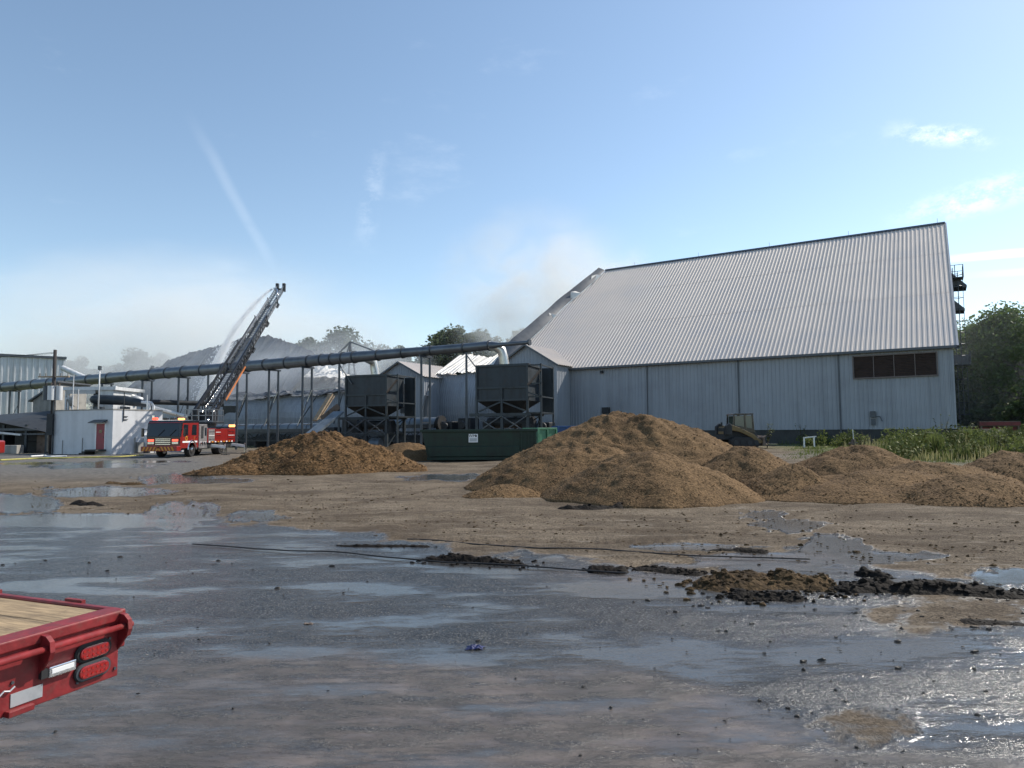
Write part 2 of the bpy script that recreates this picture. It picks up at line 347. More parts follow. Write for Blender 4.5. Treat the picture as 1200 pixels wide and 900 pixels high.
def ell_mask(x, y, cx, cy, rx, ry, soft=.35):
    c = G(cx, cy); a = G(cx + rx, cy); n = G(cx, cy - ry); s_ = G(cx, cy + ry)
    wx = abs(a.x - c.x); wy_f = n.y - c.y; wy_n = c.y - s_.y
    dy = np.where(y > c.y, (y - c.y) / wy_f, (y - c.y) / wy_n); dx = (x - (c.x + (y - c.y) * c.x / c.y)) / wx
    d = np.sqrt(dx * dx + dy * dy) + .75 * fbm(dx * 2.3 + cx * .37, dy * 1.4 + cy * .11, 5, .6)
    return sstep(1 + soft, 1 - soft, d)

def build_ground():
    ang = np.concatenate([np.linspace(-180, -60, 40, endpoint=False), np.linspace(-60, 60, 620, endpoint=False), np.linspace(60, 180, 40, endpoint=False)])
    inv = np.linspace(1 / 2.2, 1 / 62., 470)
    rad = np.concatenate([[.25, .7, 1.2, 1.7], 1 / inv, np.geomspace(64, 7000, 46)])
    A, Rr = np.meshgrid(np.radians(ang), rad)
    x = Rr * np.sin(A); y = Rr * np.cos(A)
    yy = np.where(y > 1.2, y, 1.2)
    px = 600 + F_PX * x / yy; py = HOR - RHO * (px - 600) + F_PX * CAM_H / yy
    py = np.where(y > 1.2, py, 1500.)
    near = sstep(75, 45, Rr)
    n_b = fbm(x * .45, y * .45, 5); n_m = fbm(x * 1.7 + 31, y * 1.7, 4); streak = fbm(x * .35, y * 2.2 + 11, 4)
    bx = [-2000, 0, 130, 250, 330, 420, 520, 640, 760, 860, 905, 960, 1010, 1100, 1200, 3000]
    by = [600, 604, 607, 606, 614, 627, 639, 647, 656, 655, 650, 650, 662, 676, 684, 690]
    edge = np.interp(px, bx, by)
    lift = np.clip((py - HOR) / 120, .15, 3)
    wet = sstep(-7, 9, (py - edge) + (n_b * 12 + n_m * 8) * lift)
    pud = np.zeros_like(x)
    for e in ((200, 561, 46, 6), (125, 575, 75, 6), (22, 589, 48, 10), (210, 600, 45, 14), (120, 546, 70, 3), (165, 541, 60, 2), (40, 543, 60, 2), (520, 559, 50, 4), (250, 563, 60, 3), (90, 609, 110, 8), (300, 604, 30, 6),
              (930, 615, 42, 9), (975, 640, 50, 14), (890, 602, 26, 5), (1175, 676, 40, 12), (1030, 652, 90, 9), (900, 655, 110, 9), (820, 640, 70, 4)):
        em_ = ell_mask(x, y, *e); wet = np.maximum(wet, em_); pud = np.maximum(pud, em_)
    # gravel bank drying out in the right foreground
    dryp = np.maximum(ell_mask(x, y, 1130, 712, 110, 22, .5) * .75, ell_mask(x, y, 1010, 850, 60, 22, .5) * .55)
    wet = wet * (1 - dryp)
    wet = np.where(y > 1.2, wet, .8)
    wet = wet * near
    asph = np.clip(sstep(330, 200, px) * sstep(572, 548, py) + sstep(.2, -.2, x + 60) * 0, 0, 1)
    asph = np.maximum(asph, ell_mask(x, y, 1080, 541, 130, 6, .5) * .8)
    film = sstep(-14, 16, py - (772 + 16 * np.sin(px / 130.) + np.interp(px, [0, 500, 900, 1200], [-14, 8, 60, 110])) + n_b * 60)
    film = np.maximum(film, ell_mask(x, y, 780, 668, 150, 16, .5) * .8)
    film = np.maximum(film, ell_mask(x, y, 880, 655, 120, 12, .5) * .9)
    grass = sstep(26, 34, y) * sstep(13, 19, x - 0.12 * (y - 30)) * sstep(140, 60, Rr)
    grass = np.maximum(grass, sstep(70, 100, Rr))
    trk = np.zeros_like(x)
    for k, (pts) in enumerate((((430, 600), (600, 607), (800, 611), (1000, 618), (1200, 630)), ((420, 612), (600, 619), (800, 622), (1000, 632), (1200, 648)), ((300, 580), (480, 590), (640, 603), (900, 606)), ((380, 625), (560, 634), (760, 636), (860, 624), (940, 600), (1000, 590)), ((200, 578), (330, 592), (470, 624), (600, 640)), ((560, 565), (470, 580), (330, 604)), ((1010, 590), (960, 625), (930, 650)))):
        trk = np.maximum(trk, line_mask(x, y, pts, .17) * (.45 + .55 * (k % 2)))
    # relief: dry ground is rutted, flooded ground lies level
    rel = (.045 * n_b + .032 * n_m + .045 * streak) * near * (1 - .93 * wet) * sstep(1.2, 3, Rr)
    rel += .010 * near * np.maximum(0, 1 - wet) * fbm(x * 7, y * 7, 2)
    rel += -.02 * wet * near
    rel += -.030 * trk * (1 - wet) * near * (.6 + .4 * np.sin(x * 28 + 8 * n_m))
    z = gz(x, y) + rel
    nr, na = A.shape
    V = np.stack([x, y, z], -1).reshape(-1, 3)
    V = np.vstack([V, [[0, 0, float(z[0].mean())]]])
    i = np.arange(nr - 1)[:, None] * na; j = np.arange(na)[None, :]; jn = (j + 1) % na
    Fq = np.stack([i + j, i + na + j, i + na + jn, i + jn], -1).reshape(-1, 4)
    g = npmesh('ground', V, Fq, ground_mat(), None, True)
    for nme, arr in (('wet', wet), ('asph', asph), ('film', film), ('grass', grass), ('trk', trk), ('pud', pud)):
        at = g.data.attributes.new(nme, 'FLOAT', 'POINT'); at.data.foreach_set('value', np.append(arr.ravel(), arr.ravel()[0]).astype(np.float32))
    # hub of the disc
    tag(g, 'muddy yard of dry tan earth and flooded wet asphalt', None, None, 'structure')
    return g

def ground_mat():
    m = bpy.data.materials.new('yard_ground'); m.use_nodes = True; t = m.node_tree; N = t.nodes; L = t.links; b = N['Principled BSDF']
    tc = N.new('ShaderNodeTexCoord'); OB = tc.outputs['Object']
    def attr(n): a = N.new('ShaderNodeAttribute'); a.attribute_name = n; return a.outputs['Fac']
    def noise(s, d=5, ro=.6, sc=(1, 1, 1), off=(0, 0, 0)):
        mp = N.new('ShaderNodeMapping'); mp.inputs['Scale'].default_value = sc; mp.inputs['Location'].default_value = off; L.new(OB, mp.inputs[0])
        n = N.new('ShaderNodeTexNoise'); n.inputs['Scale'].default_value = s; n.inputs['Detail'].default_value = d; n.inputs['Roughness'].default_value = ro; L.new(mp.outputs[0], n.inputs['Vector']); return n.outputs[0]
    def mth(op, a, b_=None, clamp=False):
        n = N.new('ShaderNodeMath'); n.operation = op; n.use_clamp = clamp
        for k, v in enumerate((a, b_)):
            if v is None: continue
            if isinstance(v, (int, float)): n.inputs[k].default_value = v
            else: L.new(v, n.inputs[k])
        return n.outputs[0]
    def mr(v, a, b_, c=0., d=1.):
        n = N.new('ShaderNodeMapRange'); n.interpolation_type = 'SMOOTHSTEP'; L.new(v, n.inputs[0])
        for k, q in zip((1, 2, 3, 4), (a, b_, c, d)): n.inputs[k].default_value = q
        return n.outputs[0]
    def mix(f, a, b_):
        n = N.new('ShaderNodeMixRGB')
        for k, v in enumerate((f, a, b_)):
            if isinstance(v, tuple): n.inputs[k].default_value = (*v, 1)
            elif isinstance(v, float): n.inputs[k].default_value = v
            else: L.new(v, n.inputs[k])
        return n.outputs[0]
    wet0, asph, film, grass = attr('wet'), attr('asph'), attr('film'), attr('grass')
    big = noise(.6, 6, .62); mid = noise(4.5, 6, .65); fine = noise(34, 5, .7); grit = noise(110, 3, .6)
    strk = noise(1.6, 6, .65, (.35, 2.4, 1)); swirl = noise(2.2, 5, .6, (.9, 2.6, 1), (4, 2, 0))
    wet = mr(mth('ADD', wet0, mth('MULTIPLY', mth('SUBTRACT', mth('ADD', mth('ADD', mid, mth('MULTIPLY', strk, .7)), mth('MULTIPLY', fine, .45)), 1.075), .75)), .22, .80)
    film = mth('MULTIPLY', film, mr(noise(3.3, 8, .72, (.7, 1.9, 1), (5, 5, 0)), .38, .60, .30, 1.))
    # dry earth
    dry = mix(mr(mth('ADD', mth('MULTIPLY', big, .6), mth('MULTIPLY', strk, .5)), .42, .70), (.140, .108, .076), (.285, .230, .168))
    dry = mix(mr(mid, .50, .72, 0, .55), dry, (.33, .275, .21))
    dry = mix(mr(fine, .40, .60, .85, 0.), dry, (.055, .041, .029))
    dry = mix(mr(noise(13, 5, .7), .55, .70, 0., .7), dry, (.06, .045, .032))
    dry = mix(mr(noise(.33, 6, .68, (.7, 1.6, 1), (2, 9, 0)), .46, .62, 0., .72), dry, (.072, .053, .037))
    dry = mix(mr(noise(1.9, 6, .7, (.4, 2.6, 1), (12, 4, 0)), .56, .68, 0., .6), dry, (.30, .26, .21))
    dry = mix(asph, dry, mix(mr(mid, .35, .7), (.095, .092, .09), (.20, .19, .175)))
    grs = mix(mr(mid, .35, .65), (.06, .085, .03), (.19, .18, .085))
    dry = mix(grass, dry, grs)
    # flooded surfaces
    dry = mix(mth('MULTIPLY', attr('trk'), mr(mid, .3, .6, .25, .7)), dry, (.085, .062, .042))
    pool = mr(noise(.85, 6, .6, (.55, 1.5, 1), (7, 3, 0)), .42, .58)
    pool = mth('MAXIMUM', pool, mr(attr('pud'), .35, .7))
    deep = mix(mr(mid, .35, .7), (.036, .037, .038), (.090, .087, .083))
    agg = noise(58, 2, .6, (1, 1, 1), (1, 8, 0))
    deep = mix(mr(fine, .38, .56, .8, 0.), deep, (.014, .0145, .015))
    deep = mix(mr(agg, .50, .40, 0., .85), deep, (.008, .008, .009))
    deep = mix(mr(agg, .58, .68, 0., .75), deep, (.23, .22, .21))
    deep = mix(mth('MULTIPLY', pool, .8), deep, (.060, .060, .060))
    mudf = mix(mr(swirl, .36, .66), (.088, .071, .063), (.150, .122, .106))
    mudf = mix(mr(big, .42, .62, 0, .65), mudf, (.060, .055, .052))
    mudf = mix(mr(noise(7, 5, .7, (.6, 2.2, 1)), .55, .70, 0, .6), mudf, (.04, .036, .033))
    wv = N.new('ShaderNodeMapping'); wv.inputs['Rotation'].default_value = (0, 0, R(28)); wv.inputs['Scale'].default_value = (.8, 5.5, 1); L.new(OB, wv.inputs[0])
    wn_ = N.new('ShaderNodeTexNoise'); wn_.inputs['Scale'].default_value = 1.5; wn_.inputs['Detail'].default_value = 8; wn_.inputs['Roughness'].default_value = .72; wn_.inputs['Distortion'].default_value = .8; L.new(wv.outputs[0], wn_.inputs['Vector'])
    mudf = mix(mr(wn_.outputs[0], .54, .62, 0., .75), mudf, (.045, .040, .036))
    mudf = mix(mr(wn_.outputs[0], .40, .34, 0., .45), mudf, (.17, .145, .12))
    mudf = mix(mr(grit, .62, .70, 0., .7), mudf, (.28, .25, .22))
    mudf = mix(mr(fine, .40, .33, 0., .7), mudf, (.02, .018, .016))
    wcol = mix(film, deep, mudf)
    damp = mix(.62, dry, (.05, .04, .032))
    col = mix(mr(wet, .0, .45), dry, damp)
    col = mix(mr(wet, .4, .9), col, wcol)
    L.new(col, b.inputs['Base Color'])
    # stones standing out of the water film break up the gloss
    stand = mth('MULTIPLY', mr(fine, .56, .68), mth('SUBTRACT', 1.0, mth('MULTIPLY', film, .75)))
    stand = mth('MULTIPLY', stand, mth('SUBTRACT', 1.0, mth('MULTIPLY', pool, .9)))
    wr = mth('ADD', mth('ADD', mr(swirl, .3, .7, .03, .10), mth('MULTIPLY', mth('SUBTRACT', 1.0, pool), .13)), mth('MULTIPLY', stand, .35))
    wr = mth('ADD', wr, mth('MULTIPLY', film, .22))
    rn = N.new('ShaderNodeMixRGB'); L.new(mr(wet, .15, .85), rn.inputs[0]); rn.inputs[1].default_value = (.93, .93, .93, 1); L.new(wr, rn.inputs[2]); L.new(rn.outputs[0], b.inputs['Roughness'])
    L.new(mth('MULTIPLY', mr(wet, 0, 1, .15, .65), mth('SUBTRACT', 1.0, mth('MULTIPLY', film, .5))), b.inputs['Specular IOR Level'])
    # relief
    rip = noise(15, 4, .65, (.7, 1.7, 1), (3, 1, 0)); rip2 = noise(48, 3, .6, (.8, 1.5, 1))
    patch = mth('SUBTRACT', 1.0, mth('MULTIPLY', pool, .88))
    hw = mth('MULTIPLY', mth('ADD', mth('MULTIPLY', rip, .95), mth('ADD', mth('MULTIPLY', rip2, .50), mth('MULTIPLY', agg, .38))), mth('MULTIPLY', mth('SUBTRACT', 1.0, mth('MULTIPLY', film, .86)), patch))
    hw = mth('ADD', hw, mth('MULTIPLY', stand, .22))
    hd = mth('ADD', mth('MULTIPLY', mid, 2.6), mth('ADD', mth('MULTIPLY', fine, 1.9), mth('MULTIPLY', grit, .5)))
    hn = N.new('ShaderNodeMixRGB'); L.new(wet, hn.inputs[0]); L.new(hd, hn.inputs[1]); L.new(hw, hn.inputs[2])
    bp = N.new('ShaderNodeBump'); bp.inputs['Strength'].default_value = 1.0; bp.inputs['Distance'].default_value = .018; L.new(hn.outputs[0], bp.inputs['Height']); L.new(bp.outputs[0], b.inputs['Normal'])
    return m
ground = build_ground()

# ------------------------------------------------------------------ piles of mulch
def heap(name, label, cx, cy, rx, ry, h, rot=0., m='mulch', seed=0, rough=.055, chips=5000, chip_size=.026, group=None, power=1.0, cat='pile', chip_m='chip', lump=1.0):
    nr, na = 84, 150
    rr = np.linspace(0, 1, nr)[:, None] ** .85; aa = np.linspace(0, 2 * np.pi, na, endpoint=False)[None, :]
    out = 1 + .16 * fbm(np.cos(aa) * 1.6 + seed * 3.1 + 9, np.sin(aa) * 1.6 + seed, 4)
    lx = rr * np.cos(aa) * rx * out; ly = rr * np.sin(aa) * ry * out
    cr, sr = math.cos(rot), math.sin(rot)
    x = cx + lx * cr - ly * sr; y = cy + lx * sr + ly * cr
    q = rr + 0 * aa
    prof = .78 * (1 - q) + .22 * (1 - q ** 2.2); prof = prof ** power
    prof = prof - .10 * np.exp(-(q / .12) ** 2)
    n = fbm(x * .55 + seed, y * .55, 4) * .30 * lump + fbm(x * 1.5 + seed, y * 1.5 + 7, 4) * .14 * lump
    z = h * prof * (1 + n * (1 - q * .5)) + .05 * h * (1 - np.abs(fbm(x * 1.1 + seed, y * .8 + 3, 3))) * np.minimum(1, (1 - q) * 5) + rough * h * fbm(x * 3.4, y * 3.4 + seed, 4) * np.minimum(1, (1 - q) * 5) + .018 * fbm(x * 9, y * 9, 3) * np.minimum(1, (1 - q) * 8)
    base = gz(x, y)
    zz = base + np.where(q > .985, -.06, np.maximum(z, -.02))
    o0 = np.array([cx, cy, gzf(cx, cy)])
    V = np.stack([x, y, zz], -1).reshape(-1, 3) - o0
    i = np.arange(nr - 1)[:, None] * na; j = np.arange(na)[None, :]; jn = (j + 1) % na
    Fq = np.stack([i + j, i + na + j, i + na + jn, i + jn], -1).reshape(-1, 4)
    o = npmesh(name, V, Fq, m); o.location = o0; tag(o, label, cat, group)
    if chips:
        rg = np.random.default_rng(seed + 50)
        k = int(chips * .6); a = rg.integers(0, na, k); r_ = (np.sqrt(rg.random(k)) ** .9 * (nr - 2)).astype(int)
        base_p = V.reshape(nr, na, 3)[r_, a] + rg.normal(0, .03, (k, 3)) * [1, 1, .15]
        sz = .8 * chip_size * (.5 + 1.1 * rg.random((k, 1)) ** 2)
        d1 = rg.normal(size=(k, 3)) * [1, 1, .35]; d1 /= np.linalg.norm(d1, axis=1, keepdims=True)
        d2 = np.cross(d1, rg.normal(size=(k, 3)) * .35 + [.45, .1, 1]); d2 /= np.linalg.norm(d2, axis=1, keepdims=True)
        p0 = base_p + np.array([0, 0, .002])
        VV = np.stack([p0 - d1 * sz - d2 * sz * .4, p0 + d1 * sz - d2 * sz * .4, p0 + d1 * sz * .9 + d2 * sz * .4, p0 - d1 * sz + d2 * sz * .4], 1).reshape(-1, 3)
        cf = np.arange(k * 4).reshape(-1, 4)
        c = npmesh('loose_chips', VV, cf, chip_m, o, False); c['kind'] = 'stuff'
    return o
def hp(px, Y, ztop, rx, ry, **k):
    X = P(px, 500, Y).x
    return dict(cx=X, cy=Y, rx=rx, ry=ry, h=ztop - gzf(X, Y), **k)
GR = 'heaps of brown mulch on the right of the yard'
heap('mulch_pile', 'tallest brown mulch pile, peaking in front of the metal barn wall', **hp(739, 25.0, 2.42, 5.5, 4.0), seed=1, chips=8000, chip_size=.034, group=GR, lump=.55)
heap('mulch_pile', 'rounded front mulch heap with dark hollow at its foot', **hp(757, 17.9, 1.30, 2.75, 2.6), seed=2, chips=6000, chip_size=.022, group=GR, lump=1.0)
heap('mulch_pile', 'left shoulder of mulch sloping down toward the green dumpster', **hp(672, 20.8, 1.46, 3.15, 2.8), seed=3, chips=7000, group=GR, lump=1.0)
heap('mulch_pile', 'low spill of mulch at the left foot of the big heap', **hp(592, 18.3, .34, 1.1, .9), seed=4, chips=1500, group=GR)
heap('mulch_pile', 'mulch heap in front of the skid steer', **hp(872, 21.6, 1.16, 2.3, 2.0), seed=5, chips=6000, group=GR, lump=.8)
heap('mulch_pile', 'broad mulch heap before the weeds under the louvered vent', **hp(1003, 22.6, 1.26, 3.0, 2.4), seed=6, chips=7000, group=GR)
heap('mulch_pile', 'low dark-sided mulch mound between the front heap and the broad heap', **hp(918, 18.0, .72, 1.8, 1.3), seed=7, chips=3500, group=GR, lump=1.3)
heap('mulch_pile', 'flattened nearest mulch mound at the right edge of the yard', **hp(1132, 16.3, .66, 2.3, 1.5), seed=8, chips=4500, group=GR)
heap('mulch_pile', 'mulch heap cut by the right border of the view', **hp(1192, 21.0, 1.12, 2.5, 2.0), seed=9, chips=4500, group=GR)
heap('mulch_pile', 'trampled spread of mulch linking the right-hand heaps', **hp(1030, 17.8, .62, 4.0, 2.2), seed=10, chips=5000, group=GR, lump=1.4)
heap('mulch_pile', 'low mulch swell just behind the nearest right mound', **hp(1090, 19.8, .78, 2.6, 1.8), seed=14, chips=3000, group=GR)
heap('mulch_pile', 'dark rough mulch pile in front of the fire truck and conveyors', **hp(380, 31.0, 1.78, 4.9, 3.2), m='mulch_dark', seed=11, chips=12000, chip_size=.045, rough=.10, lump=1.0)
heap('mulch_pile', 'low tail of wet mulch trailing left toward the fire truck', **hp(283, 28.8, .52, 2.4, 1.1), m='mulch_dark', seed=12, chips=3500, chip_size=.04, rough=.08)
heap('mulch_pile', 'small smooth pile beside the left end of the green dumpster', **hp(478, 41.5, 1.12, 2.9, 2.2), seed=13, chips=1500, lump=.3)
# clods and sticks thrown over the dark pile
def clods(name, label, spots, m, seed, parent=None, kind='stuff'):
    rg = random.Random(seed); mb = MB()
    for (x, y, z, s) in spots:
        n = 6; top = (x + rg.uniform(-.2, .2) * s, y + rg.uniform(-.2, .2) * s, z + s * rg.uniform(.2, .7))
        ring = []; ring2 = []; ex, ey = rg.uniform(.7, 1.7), rg.uniform(.45, 1.1)
        for k in range(n):
            a = 2 * math.pi * k / n + rg.uniform(-.3, .3); q = s * rg.uniform(.55, 1.1); q2 = q * rg.uniform(.6, .95)
            ring.append((x + math.cos(a) * q * ex, y + math.sin(a) * q * ey, z - s * .15)); ring2.append((x + math.cos(a) * q2 * ex, y + math.sin(a) * q2 * ey, z + s * rg.uniform(.1, .4)))
        mb.add(ring + ring2 + [top], [(k, (k + 1) % n, n + (k + 1) % n, n + k) for k in range(n)] + [(n + k, n + (k + 1) % n, 2 * n) for k in range(n)])
    o = mb.build(name, m, parent); o['kind'] = kind
    if label and parent is None: tag(o, label)
    return o
rg = random.Random(3)
sp = []
for k in range(60):                                   # pebbles and clods on the flooded asphalt
    Y = 2.4 + 8 * rg.random() ** 1.2; X = Y * rg.uniform(-.75, .8)
    if X < -.9 and Y < 4.2 and X > -3 and rg.random() < .5: continue
    sp.append((X, Y, -.012, rg.choice((.006, .008, .010, .013, .018))))
for (cx, cy, n, sx, sy, s) in ((1010, 850, 150, .55, .25, .008), (1090, 770, 130, 1.1, .55, .012), (960, 740, 70, 1.2, .5, .012), (170, 665, 90, 1.2, .35, .014), (120, 655, 60, .9, .2, .014), (130, 790, 70, .5, .3, .007), (800, 730, 120, 1.5, .6, .010), (1130, 705, 200, 1.6, .5, .014), (330, 690, 30, .6, .3, .014), (700, 800, 60, 1.2, .4, .007)):
    c = G(cx, cy)
    for k in range(n): (rg.random() < .38) and sp.append((c.x + rg.gauss(0, sx), c.y + rg.gauss(0, sy), -.012, s * rg.choice((.4, .5, .6, .8, 1., 1.3, 2.2))))
clods('pebbles', 'dark pebbles and small clods scattered over the wet asphalt', sp, 'stone', 5)
sp = []
for k in range(4200):
    Y = 8.5 + 17 * rg.random() ** 1.3; X = Y * rg.uniform(-.7, .8)
    if 504 + 1400 / Y > np.interp(600 + 800 * X / Y, [0, 250, 330, 420, 520, 640, 760, 1200], [598, 600, 608, 622, 634, 642, 650, 668]): continue
    sp.append((X, Y, gzf(X, Y) - .005, rg.uniform(.008, .028) * (2 if rg.random() < .04 else 1)))
clods('earth_crumbs', 'crumbs of earth strewn over the dry tan ground', sp, 'mud_brown', 6)
# mud ridges left by a scraper blade
def ridge(name, label, pts, wd, h, m, seed, cat='mud ridge', group=None, crumb=40):
    pts = [G(*p) for p in pts]; rg = random.Random(seed)
    X = np.array([p.x for p in pts]); Yv = np.array([p.y for p in pts]); L = np.concatenate([[0], np.cumsum(np.hypot(np.diff(X), np.diff(Yv)))])
    n = max(30, int(L[-1] / .035)); s_ = np.linspace(0, L[-1], n); px = np.interp(s_, L, X); py = np.interp(s_, L, Yv)
    tx = np.gradient(px); ty = np.gradient(py); tl = np.hypot(tx, ty); nx, ny = -ty / tl, tx / tl
    c = np.linspace(-1, 1, 19)[None, :]; t = np.linspace(0, 1, n)[:, None]
    w_ = wd * (.55 + .65 * (.5 + .5 * fbm(s_ * 1.1 + seed, s_ * 0 + seed, 3)))[:, None] * np.minimum(1, np.minimum(t, 1 - t) * 9 + .05)
    x = px[:, None] + nx[:, None] * c * w_; y = py[:, None] + ny[:, None] * c * w_
    hh = h * (.45 + .8 * (.5 + .5 * fbm(s_ * 1.7 + seed * 2, s_ * 0 + 3, 4)))[:, None] * np.minimum(1, np.minimum(t, 1 - t) * 7)
    z = hh * (1 - np.abs(c) ** 1.6) * (1 + .75 * fbm(x * 4.2 + seed, y * 4.2, 4)) + .22 * h * fbm(x * 15, y * 15, 3) * (1 - c * c) - .03
    ox, oy = px[n // 2], py[n // 2]
    V = np.stack([x - ox, y - oy, z], -1).reshape(-1, 3); i = np.arange(n - 1)[:, None] * 19; j = np.arange(18)[None, :]
    o = npmesh(name, V, np.stack([i + j, i + j + 1, i + 20 + j, i + 19 + j], -1).reshape(-1, 4), m); o.location = (ox, oy, 0); tag(o, label, cat, group)
    sp = []
    for k in range(crumb):
        q = rg.randrange(n)
        if k % 2: i9 = rg.randrange(4, 15); sp.append((x[q, i9] - ox, y[q, i9] - oy, z[q, i9], rg.uniform(.12, .42) * min(h, .12)))
        else: sp.append((px[q] - ox + rg.gauss(0, wd * .9), py[q] - oy + rg.gauss(0, wd * .9), -.01, rg.uniform(.1, .4) * min(h, .12)))
    if crumb: clods('crumbs', None, sp, m, seed, o)
    return o
MG = 'mud ridges scraped along the wet ground'
ridge('mud_ridge', 'biggest brown mud ridge heaped beside the tyre line', [(812, 688), (850, 684), (900, 682), (950, 684), (990, 689)], .34, .13, 'mud_brown', 21, group=MG, crumb=380)
ridge('mud_ridge', 'long black mud ridge running off the right edge', [(965, 690), (1020, 688), (1080, 692), (1140, 694), (1215, 696)], .22, .13, 'mud', 22, group=MG, crumb=260)
ridge('mud_ridge', 'short black mud ridge in front of the biggest brown one', [(850, 697), (880, 698), (920, 699), (945, 700)], .16, .10, 'mud', 23, group=MG, crumb=160)
ridge('mud_ridge', 'black mud strip left of the biggest brown ridge', [(738, 664), (775, 667), (830, 672)], .15, .08, 'mud', 24, group=MG, crumb=140)
ridge('mud_ridge', 'mud lump row lying in pale sky reflection at centre', [(686, 667), (710, 668), (738, 669)], .14, .10, 'mud', 25, group=MG, crumb=20)
ridge('mud_ridge', 'broken crumbly mud strip below the black cable', [(492, 654), (540, 656), (585, 659), (620, 661)], .17, .09, 'mud', 26, group=MG, crumb=160)
ridge('mud_ridge', 'thin black mud strip at the edge of the dry ground', [(388, 638), (420, 639), (480, 639), (512, 640)], .12, .06, 'mud', 27, group=MG, crumb=60)
ridge('mud_ridge', 'thin mud strip on the shiny track before the right heaps', [(825, 644), (860, 645), (905, 646)], .13, .06, 'mud', 28, group=MG, crumb=30)
ridge('mud_ridge', 'dark crumbled ridge across the back of the biggest brown one', [(1003, 672), (1025, 673), (1048, 676)], .14, .10, 'mud', 29, group=MG, crumb=30)
ridge('mud_ridge', 'low mud streak at the right among gravel', [(1120, 725), (1160, 727), (1210, 730)], .10, .035, 'mud', 30, group=MG, crumb=60)
ridge('mud_ridge', 'dark mud and litter beside the puddle on the left', [(85, 590), (110, 592), (135, 594)], .25, .10, 'mud', 31, group=MG, crumb=60)
ridge('mud_ridge', 'brown crust between two left puddles', [(125, 566), (155, 568), (175, 568)], .3, .09, 'mud_brown', 32, group=MG, crumb=50)
ridge('mud_ridge', 'dark strip standing in for shade at the foot of the front heap', [(648, 596), (690, 596.5), (725, 595), (742, 591)], .24, .12, 'mud', 33, group=MG, crumb=30)  # dark mesh in mud colour, stands in for shade under the heap's overhang
# black cable lying across the flooded yard
def cable(name, label, pts, r, m, cat, wob=.03, zoff=.0, n=160, seed=1):
    P3 = [G(*p) for p in pts]; X = [p.x for p in P3]; Yv = [p.y for p in P3]
    t = np.linspace(0, len(pts) - 1, n); x = np.interp(t, range(len(pts)), X); y = np.interp(t, range(len(pts)), Yv)
    k = np.ones(9) / 9; xs = np.convolve(np.pad(x, 4, 'edge'), k, 'valid'); ys = np.convolve(np.pad(y, 4, 'edge'), k, 'valid')
    ys = ys + wob * fbm(xs * .8 + seed, xs * 0, 3)
    o = MB().tube([(a - xs[0], b - ys[0], gzf(a, b) + r * .6 + zoff) for a, b in zip(xs, ys)], r, 6).build(name, m, None, True); o.location = (xs[0], ys[0], 0)
    return tag(o, label, cat)
cable('cable', 'thin black cable crossing the dry edge toward the right heaps', [(475, 632), (560, 638), (650, 643), (760, 649), (960, 658)], .010, 'black', 'cable', .22)
cable('cable', 'black cable lying in the flooded foreground at left of centre', [(222, 638), (300, 642), (390, 648), (480, 655), (600, 665), (740, 672)], .010, 'black', 'cable', .20, seed=2)
cable('fire_hose', 'yellow fire hose running along the white block toward the truck', [(0, 540), (40, 538), (90, 537), (140, 536), (168, 534)], .07, 'hose', 'hose', .3, seed=3)
cable('fire_hose', 'pale folded hose lying on the pavement before the red door', [(32, 535.5), (48, 534.5), (60, 535.5), (80, 535)], .06, 'white', 'hose', .5, seed=4)
# blue rag and red scrap
def rag(name, label, px, py, s, m, seed):
    c = G(px, py); u = np.linspace(-1, 1, 26); X, Yg = np.meshgrid(u, u)
    z = s * (.22 + .38 * fbm(X * 2.2 + seed, Yg * 2.2, 4)) * np.maximum(0, 1 - (X ** 2 + Yg ** 2) * .6); x = X * s * (1 + .3 * fbm(X + seed, Yg + 5, 3)); y = Yg * s * .6 * (1 + .4 * fbm(X + 7, Yg + seed, 3))
    i = np.arange(25)[:, None] * 26; j = np.arange(25)[None, :]
    o = npmesh(name, np.stack([x, y, z - .015], -1).reshape(-1, 3), np.stack([i + j, i + j + 1, i + 27 + j, i + 26 + j], -1).reshape(-1, 4), m); o.location = (c.x, c.y, 0); so_ = o.modifiers.new('thick', 'SOLIDIFY'); so_.thickness = .003
    return tag(o, label, 'litter')
rag('crumpled_rag', 'crumpled dark blue rag lying on the wet asphalt', 557, 757, .075, 'blue_rag', 3)
rag('crumpled_scrap', 'small rust red scrap on the wet asphalt left of the blue rag', 361, 729, .04, 'rusty', 8)
# ------------------------------------------------------------------ metal barn
TH = R(31.775); A0 = Vector((31.133, 48.0, 0)); RZ = math.pi - TH
D = Vector((-math.cos(TH), math.sin(TH), 0)); NN = Vector((math.sin(TH), math.cos(TH), 0))
ZE, ZR, RUN, ZB = 7.62, 20.69, 17.14, 1.62
def BL(u, y, z): return A0 + D * u - NN * y + Vector((0, 0, z))     # barn coordinates: u along the wall, y toward the viewer
def on_wall(px, py, y=0.):
    d = ray(px, py); o = CAM - (A0 - NN * y); t = -o.dot(NN) / d.dot(NN); p = CAM + d * t - A0; return p.dot(D), p.z
barn = thing('metal_barn', 'big metal storage barn with steep pale ribbed roof and torn left edge', 'barn', A0, RZ)
UL = 30.3
cuts = [0.0] + [on_wall(px, 460)[0] for px in (984, 866, 759)] + [UL]
for a, b in zip(cuts[:-1], cuts[1:]):
    mb = MB(); pr = rib_profile(a + .002, b - .002, .31, .035)
    mb.grid(lambda q, z: (q[0], q[1] + .01 * math.sin(q[0] * 1.3 + z), z), pr, [ZB, 3.5, 5.5, ZE - .05]); mb.build('wall_panel', 'siding', barn)
g0 = gzf(A0.x, A0.y)
MB().bb(-.05, 80, -.5, -.04, -.6, ZB + .05).build('foundation', 'concrete_dark', barn)
